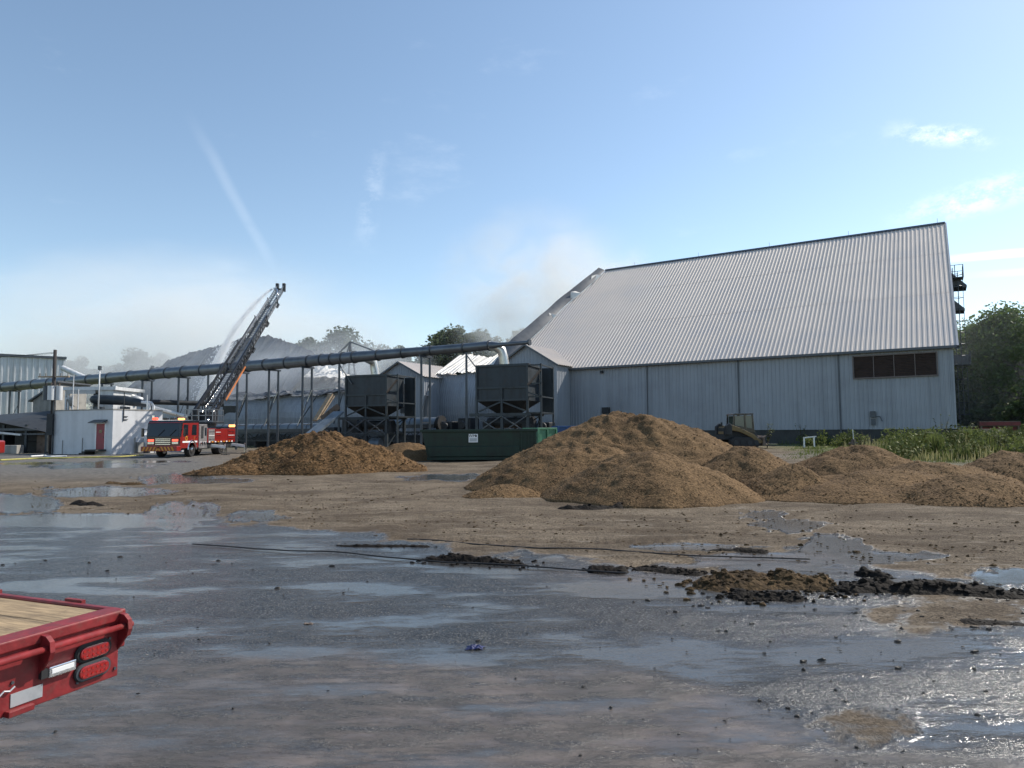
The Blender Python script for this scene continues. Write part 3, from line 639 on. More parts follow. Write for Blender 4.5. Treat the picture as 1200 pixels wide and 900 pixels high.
for c in cuts[1:-1] + [UL - .12]:
    MB().tube([(c, .10, ZE - .2), (c, .10, ZB - .25)], .055, 8).build('downspout', 'trim', barn)
MB().bb(-.06, .06, -.06, .07, ZB, ZE).build('corner_trim', 'siding', barn)
# roof
sl_ = math.hypot(RUN, ZR - ZE); OV = .35
def roofpt(u, v, off=0.):          # v metres up the slope from the eave
    k = v / sl_; nrm = Vector((0, (ZR - ZE) / sl_, RUN / sl_)); p = Vector((u, -RUN * k, ZE + (ZR - ZE) * k)) + nrm * off; return p
def torn(v): k = v / sl_; return 38.2 - 4.3 * k ** 1.15 + .12 * math.sin(k * 13)
prof = rib_profile(-.25, 40, .335, .036, .36)
mb = MB(); vs_ = [-OV] + list(np.linspace(0.0, sl_, 15))
V = []
nu = len(prof)
for v in vs_:
    for (u, off) in prof:
        uu = min(u, torn(max(v, 0))); e = max(0, u - torn(max(v, 0)) + 1.6) if uu < 39.9 else 0
        lift = .05 * math.sin(u * .7 + v * .5)
        V.append(roofpt(uu, v, off + .02 * lift))
Fq = []
for j in range(len(vs_) - 1):
    for i in range(nu - 1):
        q = (j * nu + i, j * nu + i + 1, (j + 1) * nu + i + 1, (j + 1) * nu + i)
        if (V[q[0]] - V[q[1]]).length + (V[q[3]] - V[q[2]]).length < 1e-4: continue
        Fq.append(q)
roof = mb.add(V, Fq).build('roof', 'roof', barn)
# seams where the sheets overlap
for v in (sl_ * .36, sl_ * .70):
    MB().grid(lambda q, w: roofpt(q[0], v + w, q[1] + .012), [p for p in prof if p[0] < torn(v) - .3], [0, .05]).build('sheet_lap', 'trim' if False else 'roof', roof)
MB().bb(-.3, UL + .4, OV * .8, OV * .8 + .16, ZE - .32, ZE - .14).build('gutter', 'trim', barn)
MB().add([roofpt(-.3, sl_ - .22, .07), roofpt(34.0, sl_ - .22, .07), roofpt(34.0, sl_ + .05, .14), roofpt(-.3, sl_ + .05, .14), Vector((-.3, -RUN - .5, ZR - .25)), Vector((34.0, -RUN - .5, ZR - .25))],
         [(0, 1, 2, 3), (3, 2, 5, 4)]).build('ridge_cap', 'trim', roof)
for k in range(5):
    u = .3 + k * 7.5
    MB().tube([(u, -RUN, ZR + .1), (u, -RUN, ZR + .55)], .014, 5).build('lightning_rod', 'steel', roof)
MB().add([(-.26, .3, ZE - .15), (-.26, -RUN, ZR + .05), (-.26, -2 * RUN, ZE), (-.40, -2 * RUN, ZE), (-.40, -RUN, ZR + .05), (-.40, .3, ZE - .15), (-.26, .3, ZE - .4), (-.26, -RUN, ZR - .3), (-.40, -RUN, ZR - .3), (-.40, .3, ZE - .4), (-.26, -2 * RUN, ZE - .4), (-.40, -2 * RUN, ZE - .4)],
         [(0, 1, 4, 5), (1, 2, 3, 4), (0, 6, 7, 1), (1, 7, 10, 2), (5, 4, 8, 9), (4, 3, 11, 8), (6, 9, 8, 7), (7, 8, 11, 10)]).build('rake_trim', 'siding', barn)
# rear slope, end wall
MB().add([(-.2, -2 * RUN - .4, ZE - .3), (33.5, -2 * RUN - .4, ZE - .3), (33.5, -RUN, ZR), (-.2, -RUN, ZR)], [(0, 1, 2, 3)]).build('rear_roof', 'roof', barn)
MB().add([(.02, -.06, ZB), (.02, -2 * RUN, ZB), (.02, -2 * RUN, ZE), (.02, -RUN, ZR - .1), (.02, -.06, ZE)], [(0, 1, 2, 3, 4)]).build('end_wall', 'siding', barn)
MB().bb(.04, 33, -2 * RUN - .05, -2 * RUN + .05, 0, ZE - .3).build('rear_wall', 'siding', barn)
# torn flap of roofing standing up along the broken edge
vv = np.linspace(.4, sl_ - .2, 46)
def flap(s, v):
    k = v / sl_; hgt = (1.35 + .2 * math.sin(k * 7) + .04 * math.sin(k * 31 + 1)) * (min(1, k * 5) * (.5 + .5 * min(1, (1 - k) * 4)))
    out = (.3 * s + .55 * s * s) * (1.2 - .4 * k) + .02 * math.sin(k * 23)
    return roofpt(torn(v) + out, v, .1 + s ** 1.1 * hgt * .62)
MB().grid(flap, list(np.linspace(0, 1, 7)), list(vv)).build('torn_flap', 'trim', roof)  # dark trim colour puts the flap's shade into the material
def rim(v, du, a): p = roofpt(torn(v) + du, v, a); return p
for (v0, v1, dz) in ((.47, .50, .22), (.66, .73, .30), (.84, .93, .12)):
    a, b = v0 * sl_, v1 * sl_
    MB().add([rim(a, -.25, .12), rim(b, -.25, .12), rim(b - .15, .25, dz + .25), rim((a + b) / 2, .35, dz + .5), rim(a, .12, dz * .6)], [(0, 1, 2, 3, 4)]).build('torn_sheet', 'roof_pale', roof)
# louvred vent
(ua, za), (ub, zb) = on_wall(1097, 414), on_wall(1001, 442)
u0, u1 = min(ua, ub), max(ua, ub); z1 = on_wall(1050, 416)[1]; z0 = on_wall(1050, 441)[1]
vent = MB()
vent.bb(u0 - .08, u1 + .08, .03, .16, z1, z1 + .09).bb(u0 - .08, u1 + .08, .03, .16, z0 - .09, z0).bb(u0 - .08, u0, .03, .16, z0, z1).bb(u1, u1 + .08, .03, .16, z0, z1)
vf = vent.build('vent_frame', 'louver_frame', barn)
for k in range(4):
    a = u0 + (u1 - u0) * k / 4 + .03; b = u0 + (u1 - u0) * (k + 1) / 4 - .03; mb = MB(); mb.bb(a, b, .036, .05, z0, z1)
    n = 13
    for i in range(n):
        z = z0 + (z1 - z0) * (i + .5) / n; mb.box(((a + b) / 2, .10, z), (b - a, .09, .018), Matrix.Rotation(R(-40), 3, 'X'))
    mb.build('louver_panel', 'louver', vf)
    if k: MB().bb(a - .055, a - .005, .04, .165, z0, z1).build('mullion', 'louver_frame', vf)
# electric box with conduit
(ub, zt) = on_wall(1023, 482); zbm = on_wall(1023, 498)[1]
eb = MB().bb(ub - .18, ub + .18, .05, .25, (zt + zbm) / 2 + .05, zt).bb(ub - .14, ub + .14, .05, .2, zbm, (zt + zbm) / 2 - .05).build('electric_box', 'steel', barn)
MB().tube([(ub - .15, .2, (zt + zbm) / 2 + .1), (ub - .45, .22, (zt + zbm) / 2 + .12), (ub - .6, .22, (zt + zbm) / 2 - .25)], .035, 6).build('conduit', 'steel', eb)
# wall lamps
for px in (706,):
    uu, z = on_wall(px, 436); MB().bb(uu - .12, uu + .12, .05, .3, z - .12, z + .12).build('wall_lamp', 'dark', barn)
u_, z_ = on_wall(711, 481); MB().bb(u_ - .35, u_ + .35, .04, .35, z_ - .28, z_ + .28).build('wall_hatch', 'dark', barn)
# gable-end hoods, platform and caged ladder
for (r_, zt, hgt, out) in ((13.6, 15.6, 1.7, 1.55), (13.0, 13.2, 1.4, 1.3)):
    mb = MB(); mb.add([(0, -r_ - 1.1, zt), (0, -r_ + 1.1, zt), (-out, -r_ + 1.1, zt - hgt), (-out, -r_ - 1.1, zt - hgt), (0, -r_ + 1.1, zt - hgt - .1), (0, -r_ - 1.1, zt - hgt - .1), (-out, -r_ + 1.1, zt - hgt - .15), (-out, -r_ - 1.1, zt - hgt - .15)],
                      [(0, 1, 2, 3), (1, 4, 6, 2), (0, 3, 7, 5), (2, 6, 7, 3)]); mb.build('hood', 'trim', barn)
lr = 12.2; lad = MB()
for s in (-.25, .25): lad.tube([(-.55, -lr + s, .6), (-.55, -lr + s, 15.4)], .03, 5)
for k in range(47): lad.tube([(-.55, -lr - .25, .9 + k * .31), (-.55, -lr + .25, .9 + k * .31)], .018, 4)
ladder_b = lad.build('ladder', 'steel', barn)
cg = MB()
for k in range(13):
    z = 2.8 + k * 1.0; cg.tube([(-.55, -lr - .36, z), (-.9, -lr - .42, z), (-1.25, -lr, z), (-.9, -lr + .42, z), (-.55, -lr + .36, z)], .022, 4)
for yy in (-.42, 0, .42): cg.tube([(-.9 if yy else -1.25, -lr + yy, 2.8), (-.9 if yy else -1.25, -lr + yy, 15.0)], .02, 4)
cg.build('ladder_cage', 'steel', ladder_b)
pl = MB(); pl.bb(-1.5, -.1, -lr - 1.2, -lr + .6, 7.0, 7.08)
for yy in (-1.2, -.3, .6): pl.tube([(-1.5, -lr + yy, 7), (-1.5, -lr + yy, 8.1)], .03, 5)
for z in (7.55, 8.1): pl.tube([(-1.5, -lr - 1.2, z), (-1.5, -lr + .6, z)], .025, 5)
pl.bb(-1.48, -.1, -lr - 1.25, -lr - 1.2, 7.08, 8.0)
pl.build('platform', 'steel', barn)
pl = MB(); pl.bb(-1.3, -.1, -lr - .6, -lr + .8, 14.4, 14.46)
for yy in (-.6, .1, .8): pl.tube([(-1.3, -lr + yy, 14.4), (-1.3, -lr + yy, 15.5)], .03, 5)
for z in (14.95, 15.5): pl.tube([(-1.3, -lr - .6, z), (-1.3, -lr + .8, z)], .025, 5)
for x in (-.7, -.1): pl.tube([(x, -lr + .8, 14.4), (x, -lr + .8, 15.5)], .03, 5)
for z in (14.95, 15.5): pl.tube([(-1.3, -lr + .8, z), (-.1, -lr + .8, z)], .025, 5)
pl.build('platform', 'steel', barn)
MB().bb(-.35, -.1, -15.2, -14.9, 18.4, 18.7).build('wall_lamp', 'dark', barn)

# ------------------------------------------------------------------ gabled annexes on the barn wall
def annex(label, ua, zap, zev, half, w=2.8, lean=0., door=None):
    t = thing('gabled_annex', label, 'annex', BL(ua, w, 0), RZ)
    mb = MB(); pr = rib_profile(-half, half, .31, .035)
    def gpt(q, k):
        top = zev + (zap - zev) * (1 - abs(q[0]) / half) - .05; z = 1.3 + (top - 1.3) * k
        return (q[0], q[1] + lean * math.sin(math.pi * min(1, (z - 1) / zev)) * .8 * (1 if q[0] > 0 else .5), z)
    mb.grid(gpt, pr, [0, .2, .4, .6, .8, 1]); mb.build('gable_wall', 'siding', t)
    for s in (-1, 1):
        pr2 = rib_profile(-w - (3.5 if s > 0 else 4.5), 0, .31, .03)
        MB().grid(lambda q, z: (s * (half + q[1] + lean * .15 * (z - 1.3) / zev), q[0], z), pr2, [1.3, 3, 5, zev - .06]).build('side_wall', 'siding', t)
        n = 14
        pr3 = rib_profile(-w - 4.5, .35, .42, .05, .36)
        MB().grid(lambda q, k: (s * (half + .3) * k, q[0], zap + .05 - (zap - zev) * k * (half + .3) / half + q[1]), pr3, [0, .5, 1]).build('roof_slope', 'roof_pale' if s > 0 else 'roof', t)  # left slope takes a paler copy, its sunlight put into the colour
        MB().bar((0, .36, zap - .02), (s * (half + .3), .36, zap - (zap - zev) * (half + .3) / half - .02), .05, .16).build('rake_trim', 'trim', t)
    if door: MB().bb(door[0], door[1], .08, .14, door[2], door[3]).build('dark_opening', 'dark', t)
    MB().bb(-half, half, -w, -.02, -.5, 1.3).build('base_wall', 'concrete_dark', t)
    return t
annex('ribbed gable annex joining the left end of the pale barn wall', 33.3, 9.65, 7.75, 3.15)
annex('ribbed gable annex with dark side opening behind the left hopper bin', 48.7, 8.95, 7.35, 3.2, door=(-1.0, -.2, 3.6, 6.6))

# wall remains between and beyond the annexes, bulged by the fire
ruin = thing('burnt_barn_ruin', 'burnt collapsed barn with bulging wall, sunken roof and smoking heap', 'ruin', BL(60, 0, 0), RZ)
U0 = 60.0
def wallpiece(a, b, zt, bulge, name='bulged_wall', mt='siding', wav=0.):
    pr = rib_profile(a, b, .31, .04); mb = MB()
    def f(q, k):
        top = zt(q[0]); z = .8 + (top - .8) * k
        return (q[0] - U0 + .25 * math.sin(k * 3) * wav, q[1] + bulge * math.sin(math.pi * (k * .8 + .1)) * (1 + .3 * math.sin(q[0] * .5)) - bulge * .5, z)
    mb.grid(f, pr, list(np.linspace(0, 1, 9))); return mb.build(name, mt, ruin)
wallpiece(36.4, 45.6, lambda u: 7.6 + .06 * math.sin(u * 2), 1.0, wav=1)
wallpiece(51.9, 84.0, lambda u: 6.35 - .012 * (u - 52) + .15 * math.sin(u * .55) + .06 * math.sin(u * 3.1), 1.5)
wallpiece(84.0, 112.0, lambda u: 6.1 + .15 * math.sin(u * .6), .8)
# surviving low strip of roofing above the wall, sunlight put into its pale colour
pr = rib_profile(36.3, 46.2, .425, .07, .36)
MB().grid(lambda q, k: (q[0] - U0, .3 - (4.6 + .8 * math.sin(q[0] * 1.7)) * k, 7.68 + (2.3 + .25 * math.sin(q[0])) * k + q[1] + .08 * math.sin(q[0] * 5)), pr, [0, .3, .6, 1]).build('roof_remnant', 'roof_pale', ruin)
def crumple(a, b, z0, dz, dy0, dy1, name, mt, seed, nu=60, nv=14, amp=.3, jag=.6):
    rgx = random.Random(seed); us = np.linspace(a, b, nu); ks = np.linspace(0, 1, nv); mb = MB()
    jagv = [jag * rgx.uniform(-1, 1) for _ in us]
    def f(i, k):
        u = us[i]; zz = z0(u) + (dz(u) + jagv[i] * k) * k
        n = float(fbm(np.array([u * .35 + seed]), np.array([k * 2.5]), 4)[0]); n2 = float(fbm(np.array([u * 1.6 + seed]), np.array([k * 5.]), 3)[0])
        return (u - U0, dy0 + (dy1 - dy0) * k + amp * 1.5 * n2, zz + amp * 2.2 * n + amp * .7 * n2)
    mb.grid(f, list(range(nu)), list(ks)); return mb.build(name, mt, ruin, False)
crumple(52, 84, lambda u: 6.25, lambda u: .5, .6, -1.6, 'eave_flap', 'roof_dark', 3, amp=.16, jag=.35)
MB().bar((60 - U0, .75, 6.75), (66.5 - U0, .85, 6.72), .35, .1).build('fallen_sheet', 'roof_pale', ruin)
MB().bar((70.5 - U0, .6, 6.3), (72.0 - U0, .7, 6.1), .25, .1).build('fallen_sheet', 'roof_pale', ruin)
# openings and leaning braces in the bulged wall
MB().add([(77.5 - U0, 1.1, 5.1), (80.6 - U0, 1.1, 5.2), (80.9 - U0, .9, 3.5), (78.6 - U0, .9, 3.4)], [(0, 1, 2, 3)]).build('dark_opening', 'dark', ruin)
for (ua_, ub_) in ((62.5, 65.5), (75.5, 77.3), (70.2, 71.3), (58.4, 59.6)):
    MB().bar((ua_ - U0, 1.45, 6.0), (ub_ - U0, 1.6, 2.6), .10).build('leaning_brace', 'steel', ruin)
# collapsed roof slopes and the smoking heap inside
crumple(76, 122, lambda u: 2.5, lambda u: 4.4 + float(np.interp(u, [76, 84, 89, 92, 96, 104, 112, 122], [5.6, 8.4, 9.7, 9.8, 9.5, 8.8, 7.6, 5.6])), -1.0, -12, 'sunken_roof', 'roof_dark', 5, nu=150, nv=26, amp=.22, jag=.16)
crumple(64, 88, lambda u: 3, lambda u: 3.4+float(np.interp(u, [64, 70, 77, 82, 86, 88], [1.2, 2.0, 3.4, 6.0, 8.6, 7.6])), -5, -16, 'sunken_roof', 'roof_dark', 6, nu=110, nv=22, amp=.35, jag=.3)
crumple(74, 85.5, lambda u: 9.5, lambda u: float(np.interp(u, [74, 79, 82, 85.5], [.2, 1.8, 3.6, 4.0])), -11.5, -15.8, 'pale_roof_sheet', 'roof_pale', 7, nu=60, nv=10, amp=.22, jag=.25)
crumple(45, 80, lambda u: 3.5, lambda u: float(np.interp(u, [45, 52, 60, 72, 80], [7.5, 6.0, 5.2, 6.0, 4.5])), -6, -19, 'smoking_heap', 'ash', 8, nu=120, nv=26, amp=.55, jag=.3)
crumple(34, 48, lambda u: 5, lambda u: float(np.interp(u, [34, 40, 48], [5.5, 5.0, 4.2])), -10, -20, 'smoking_heap', 'ash', 9, nu=60, nv=14, amp=.4, jag=.3)
# bent roof frame standing in the smoke
fr = MB()
apx = (75.8 - U0, -17, 15.2)
for q in ((82.1 - U0, -15, 9.5), (69.1 - U0, -18, 12.7), (76.4 - U0, -17.2, 8.5), (74.3 - U0, -17, 8.5), (77.2 - U0, -16, 9.0)): fr.bar(apx, q, .2)
for z in (10.4, 11.8, 13.2): fr.bar((76.35 - U0, -17.1, z), (74.7 - U0, -17, z - .2), .1)
fr.build('bent_truss', 'steel', ruin)
lf = MB(); lf.bar((109.5 - U0, -5, 9.6), (107.3 - U0, -5, 12.4), .5, .15); lf.build('bent_sheet', 'roof_dark', ruin)
# ------------------------------------------------------------------ overhead duct on bents (parallel to the barn)
PY0 = P(575, 405, 53.0); PZ = PY0.z
def duct_pt(px, z=None):                   # point of the duct axis seen at column px
    t = (px - 600.0) / F_PX; s = (PY0.x - t * PY0.y) / (t * D.y - D.x); return Vector((PY0.x + D.x * s, PY0.y + D.y * s, PZ if z is None else z)), s
duct = thing('overhead_duct', 'long grey dust duct carried on steel posts across the yard', 'duct', (duct_pt(300)[0].x, duct_pt(300)[0].y, 0))
dl = duct
seg_px = [-70, -30, 5, 22, 40, 58, 80, 104, 128, 152, 178, 196, 215, 237, 262, 290, 311, 336, 362, 377, 389, 402, 415, 443, 472, 506, 544, 574]
def duct_r(px): return float(np.interp(px, [-70, 100, 300, 430, 446, 520, 574], [.66, .62, .55, .50, .43, .37, .36]))
for a, b in zip(seg_px[:-1], seg_px[1:]):
    pa, pb = duct_pt(a)[0], duct_pt(b)[0]
    pa.z += .02 * math.sin(a); pb.z += .02 * math.sin(b)
    s_ = MB().tube([pa, pb], 0, 20, True, [duct_r(a), duct_r(b)]).build('duct_segment', 'duct', duct, 'auto', True)
    d_ = (pb - pa).normalized(); MB().tube([pb - d_ * .05, pb + d_ * .05], duct_r(b) + .07, 20).build('flange', 'steel', s_, 'auto', True)
# end reducer and thin tail past the last bin
e0 = duct_pt(574)[0]; e1 = duct_pt(586)[0]; e2 = duct_pt(620)[0]
MB().tube([e0, e1, e2], 0, 16, True, [.36, .17, .15]).build('duct_tail', 'duct', duct, 'auto', True)
MB().tube([e2 - D * -.0, e2 - D * .12], .24, 12).build('end_flange', 'steel', duct, 'auto', True)
# branch elbows dropping into the two bins
for (pa, px_d, py_d, Y) in ((418, 441, 441, 62.0), (573, 592, 428, 53.0)):
    a = duct_pt(pa)[0]; b = P(px_d, py_d, Y); m_ = P(px_d - 4, py_d - 17, Y)
    MB().tube([a, a + (m_ - a) * .55 + Vector((0, 0, .15)), m_, m_ + (b - m_) * .5, b - Vector((0, 0, .4))], .38, 14).build('elbow', 'duct_bright', duct, 'auto', True)
def post_pair(px, single=False, brace=False):
    c = duct_pt(px)[0]; n_ = 0
    offs = (0,) if single else (-.55, .55)
    tops = []
    for o_ in offs:
        q = c + NN * o_; g_ = gzf(q.x, q.y); MB().bar((q.x, q.y, g_), (q.x, q.y, PZ - duct_r(px) - (.0 if single else .12)), .17).build('support_post', 'steel', duct, False, True); tops.append(q)
    if not single:
        MB().bar(c - NN * .8 + Vector((0, 0, -duct_r(px) - .06)), c + NN * .8 + Vector((0, 0, -duct_r(px) - .06)), .16).build('cross_beam', 'steel', duct, False, True)
        for z in (2.4,): MB().bar((tops[0].x, tops[0].y, z), (tops[1].x, tops[1].y, z), .08).build('cross_beam', 'steel', duct, False, True)
        MB().bar((tops[0].x, tops[0].y, 3.2), (tops[1].x, tops[1].y, 5.9), .06).build('cross_brace', 'steel', duct, False, True)
    if brace:
        q = tops[0]; MB().bar((q.x, q.y, PZ - .55), (q.x - D.x * 1.6, q.y - D.y * 1.6, PZ - 2.4), .09).build('cross_brace', 'steel', duct, False, True)
for p_ in (16, 124, 171.5, 214, 283, 320, 359.5, 498.5): post_pair(p_)
for p_ in (80, 243): post_pair(p_, True)
for p_ in (397, 546.5): post_pair(p_, True, True)
for p_ in (288, 325, 365): # guy rods
    c = duct_pt(p_)[0]; MB().bar((c.x, c.y, 5.6), (c.x + D.x * 1.9, c.y + D.y * 1.9, 2.3), .05).build('guy_rod', 'duct_bright', duct, False, True)

# ------------------------------------------------------------------ hopper bins on trestles
def hopper(label, px, Y):
    W, DP = 4.15, 3.1; th = R(20)
    c = P(px, 500, Y); t = thing('hopper_bin', label, 'hopper', (c.x, c.y, gzf(c.x, c.y)), -th); hx = W / 2
    # local: x to the right along the front, y away, front face at y=0
    b = MB(); b.bb(-hx, hx, 0, DP, 3.95, 6.7); b.build('bin_body', 'bin', t)
    MB().bb(-hx - .08, hx + .08, -.09, 0, 6.58, 6.75).bb(-hx - .08, hx + .08, DP, DP + .08, 6.58, 6.75).bb(-hx - .1, -hx, 0, DP, 6.58, 6.75).bb(hx, hx + .1, 0, DP, 6.58, 6.75).build('top_rim', 'bin_frame', t)
    for z in (4.95, 4.0): MB().bb(-hx, hx, -.10, 0, z - .07, z + .07).build('stiffener', 'bin_frame', t)
    for x in (-hx, 0, hx): MB().bb(x - .08, x + .08, -.12, -.0, 3.05, 6.6 if x else 4.95).build('stiffener', 'bin_frame', t)
    co = MB(); co.add([(-hx, 0, 3.95), (hx, 0, 3.95), (hx, DP, 3.95), (-hx, DP, 3.95), (-.8, 1.0, 3.0), (.8, 1.0, 3.0), (.8, 2.0, 3.0), (-.8, 2.0, 3.0)], [(0, 1, 5, 4), (1, 2, 6, 5), (2, 3, 7, 6), (3, 0, 4, 7), (4, 5, 6, 7)]).build('hopper_cone', 'dark', t)
    for s in (-1, 1): MB().bar((s * 1.9, -.06, 3.15), (s * .1, -.06, 3.85), .11).build('cone_brace', 'bin_frame', t)
    # open frame hung on the right side, with platform
    for yy in (-.05, DP): MB().bb(hx + 1.0, hx + 1.12, yy, yy + .12, .0, 6.7).build('side_post', 'bin_frame', t)
    for z in (6.6, 5.2, 4.2, 3.0): MB().bb(hx, hx + 1.1, -.05, .05, z - .05, z + .05).build('side_rail', 'bin_frame', t)
    for z in (6.6, 4.2, 3.0): MB().bb(hx + 1.0, hx + 1.1, 0, DP, z - .05, z + .05).build('side_rail', 'bin_frame', t)
    MB().bar((hx + .05, -.08, 5.1), (hx + 1.05, -.08, 6.2), .10, .16).build('side_brace', 'rusty', t)
    MB().bar((hx + .05, -.08, 4.55), (hx + 1.05, -.08, 4.2), .10, .10).build('side_brace', 'bin_frame', t)
    MB().bb(hx + .1, hx + 1.0, DP - .1, DP, 3.0, 6.6).build('side_sheet', 'bin', t)
    MB().bb(hx, hx + 1.1, 0, DP, 2.92, 2.99).build('side_platform', 'bin_frame', t)
    # trestle
    for x in (-hx, 0, hx):
        for yy in (0, DP): MB().bb(x - .11, x + .11, yy - .11, yy + .11, -.3, 3.05).build('leg', 'bin_frame', t)
    for yy in (-.02, DP):
        MB().bb(-hx - .6, hx + .3, yy - .13, yy + .10, 2.78, 3.0).build('beam', 'bin_frame', t); MB().bb(-hx, hx, yy - .12, yy + .05, 1.35, 1.55).build('beam', 'bin_frame', t)
        for k in (0, 1):
            a, b2 = (-hx, 0) if k == 0 else (0, hx); MB().bar((a, yy - .14, 1.5), (b2, yy - .14, 2.8), .08).build('cross_brace', 'steel', t); MB().bar((a, yy - .18, 2.8), (b2, yy - .18, 1.5), .08).build('cross_brace', 'steel', t)
    for x in (-hx, hx): MB().bar((x, 0, .3), (x, DP, 2.7), .08).build('cross_brace', 'bin_frame', t)
    # drives and screw housings under the cone
    MB().tube([(-1.7, 1.5, 2.3), (1.9, 1.5, 2.3)], .42, 12).build('screw_housing', 'dark', t, 'auto')
    MB().bb(1.3, 2.1, .8, 1.6, 1.6, 2.2).build('drive_motor', 'dark', t); MB().bb(-1.9, -1.2, .7, 1.5, 1.6, 2.4).build('drive_motor', 'dark', t)
    MB().tube([(.2, .5, .6), (1.2, .5, .6)], .5, 12).build('blower', 'conveyor', t, 'auto')
    return t
hopper('dark hopper bin on a braced trestle behind the green dumpster', 588.5, 52.2)
hopper('dark hopper bin on a braced trestle behind the rough mulch pile', 429, 60.5)
# access stair at left side of the left bin
# ------------------------------------------------------------------ covered conveyor running along the wall
conv = thing('covered_conveyor', 'half-round covered conveyor on a low truss along the barn wall', 'conveyor', BL(55, 5.6, 0), RZ)
def cv(u): return u - 55
def cover(a, b, z, r=.62, open_end=False, n=None):
    n = n or max(1, round((b - a) / 1.5)); p = (b - a) / n
    for i in range(n):
        x0, x1 = a + i * p, a + (i + 1) * p - .03; prof_ = [(math.cos(k * math.pi / 10) * r, math.sin(k * math.pi / 10) * r) for k in range(11)]
        mb = MB(); mb.grid(lambda q, x: (cv(x), q[0], z + q[1]), prof_, [x0, x1]); c_ = mb.build('cover', 'conveyor', conv, True)
        MB().tube([(cv(x1), q[0] * 1.03, z + q[1] * 1.03) for q in prof_], .035, 5).build('hoop', 'steel', c_)
    MB().bb(cv(a), cv(b), -r, r, z - .35, z - .01).build('trough', 'steel', conv)
cover(57.5, 79.5, 2.05); cover(41.4, 47.6, 2.35, .68); cover(31.6, 35.6, 2.15, .66)
for u_e, z_ in ((41.3, 2.45), (31.4, 2.25)):
    MB().tube([(cv(u_e), 0, z_), (cv(u_e) - .35, 0, z_)], .72, 20).build('end_wheel', 'black', conv, 'auto'); MB().tube([(cv(u_e) - .36, 0, z_), (cv(u_e) - .40, 0, z_)], .22, 12).build('wheel_hub', 'steel', conv, 'auto')
for a, b in ((28.5, 57), (57, 84)):
    for yy in (-.7, .7):
        for z in (1.62, .75): MB().bb(cv(a), cv(b), yy - .06, yy + .06, z - .07, z + .07).build('chord', 'bin_frame', conv)
u = 28.7; k = 0
while u < 83:
    for yy in (-.7, .7):
        MB().bar((cv(u), yy, .75), (cv(u + 1.2), yy, 1.62), .06).build('truss_web', 'bin_frame', conv); MB().bar((cv(u + 1.2), yy, 1.62), (cv(u + 2.4), yy, .75), .06).build('truss_web', 'bin_frame', conv)
    if k % 2 == 0: MB().bb(cv(u) - .1, cv(u) + .1, -.8, .8, -.3, .72).build('pier', 'concrete_dark', conv)
    u += 2.4; k += 1
# machinery under and behind
for (ua, yb, z0, z1, wd, nm) in ((38.0, 5.5, 1.6, 2.9, 1.4, 'motor_housing'), (40.0, 4.8, 1.6, 2.6, 1.2, 'motor_housing'), (29.6, 5.2, 1.6, 2.4, 1.0, 'motor_housing'), (52.5, 5.0, 1.6, 3.2, 2.2, 'motor_housing'), (55.5, 4.6, .8, 2.2, 1.6, 'motor_housing')):
    o = MB().bb(cv(ua) - wd / 2, cv(ua) + wd / 2, -.5, .6, z0, z1).tube([(cv(ua), .75, (z0 + z1) / 2), (cv(ua), 1.0, (z0 + z1) / 2)], .4, 12).build(nm, 'dark', conv); bevel(o, .08)
MB().tube([BL(43.8, 4.6, 1.7), BL(43.8, 4.6, 4.0), BL(43.6, 4.6, 5.2)], .28, 12).build('dust_pipe', 'duct', conv, 'auto', True)
# fallen timbers and a leaning chute beside the left bin
def leaning(name, label, p0, p1, w_, h_, m, cat):
    a, b = P(*p0), P(*p1); t = MB().bar((0, 0, 0), b - a, w_, h_).build(name, m); t.location = a; return tag(t, label, cat)
leaning('loading_chute', 'long grey sheet chute sloping up to the left hopper bin', (352, 519, 55.0), (397, 483, 59), 1.15, .18, 'conveyor', 'chute')
leaning('wooden_beam', 'yellowish timber leaning upright left of the chute', (369, 493, 62), (388, 462, 64), .45, .16, 'wood', 'beam')
leaning('wooden_beam', 'dark timber resting along the upper end of the chute', (377, 491, 60.5), (397, 475.5, 61), .28, .5, 'rusty', 'beam')
leaning('wooden_beam', 'thin timber right behind the upright yellowish one', (374, 491, 62.6), (391.5, 464, 64.6), .16, .10, 'wood', 'beam')

# ------------------------------------------------------------------ skip and bins
c = G(494, 541.5); c2 = G(629, 540.5)
LX = (c2 - c).length; dz_ = thing('green_dumpster', 'long dark green roll-off dumpster with small white sign', 'dumpster', (c.x, c.y, 0), math.atan2(c2.y - c.y, c2.x - c.x))
H = 1.76; DD = 2.4
b = MB(); b.prism([(.35, .16), (LX, .16), (LX, H), (0, H)], lambda p: (p[0], .04, p[1]), lambda p: (p[0], .0, p[1])).build('front_side', 'green', dz_)
MB().prism([(.35, .16), (LX, .16), (LX, H), (0, H)], lambda p: (p[0], DD, p[1]), lambda p: (p[0], DD - .04, p[1])).build('rear_side', 'green', dz_)
MB().add([(.35, .04, .16), (0, .04, H), (0, DD - .04, H), (.35, DD - .04, .16)], [(0, 1, 2, 3)]).build('end_wall', 'green', dz_)
MB().bb(LX - .06, LX, .04, DD - .04, .16, H).build('tail_gate', 'green', dz_)
MB().bb(.3, LX, .03, DD - .03, .16, .22).build('floor', 'green', dz_)
bevel(MB().bb(-.08, LX + .06, -.09, .06, H - .10, H + .05).build('top_rail', 'green', dz_), .02); MB().bb(-.08, LX + .06, DD - .06, DD + .09, H - .10, H + .05).build('top_rail', 'green', dz_)
MB().bb(-.06, .06, -.08, DD + .08, H - .10, H + .04).build('top_rail', 'green', dz_)
MB().bb(.3, LX, -.06, 0, .10, .26).build('bottom_rail', 'green', dz_)
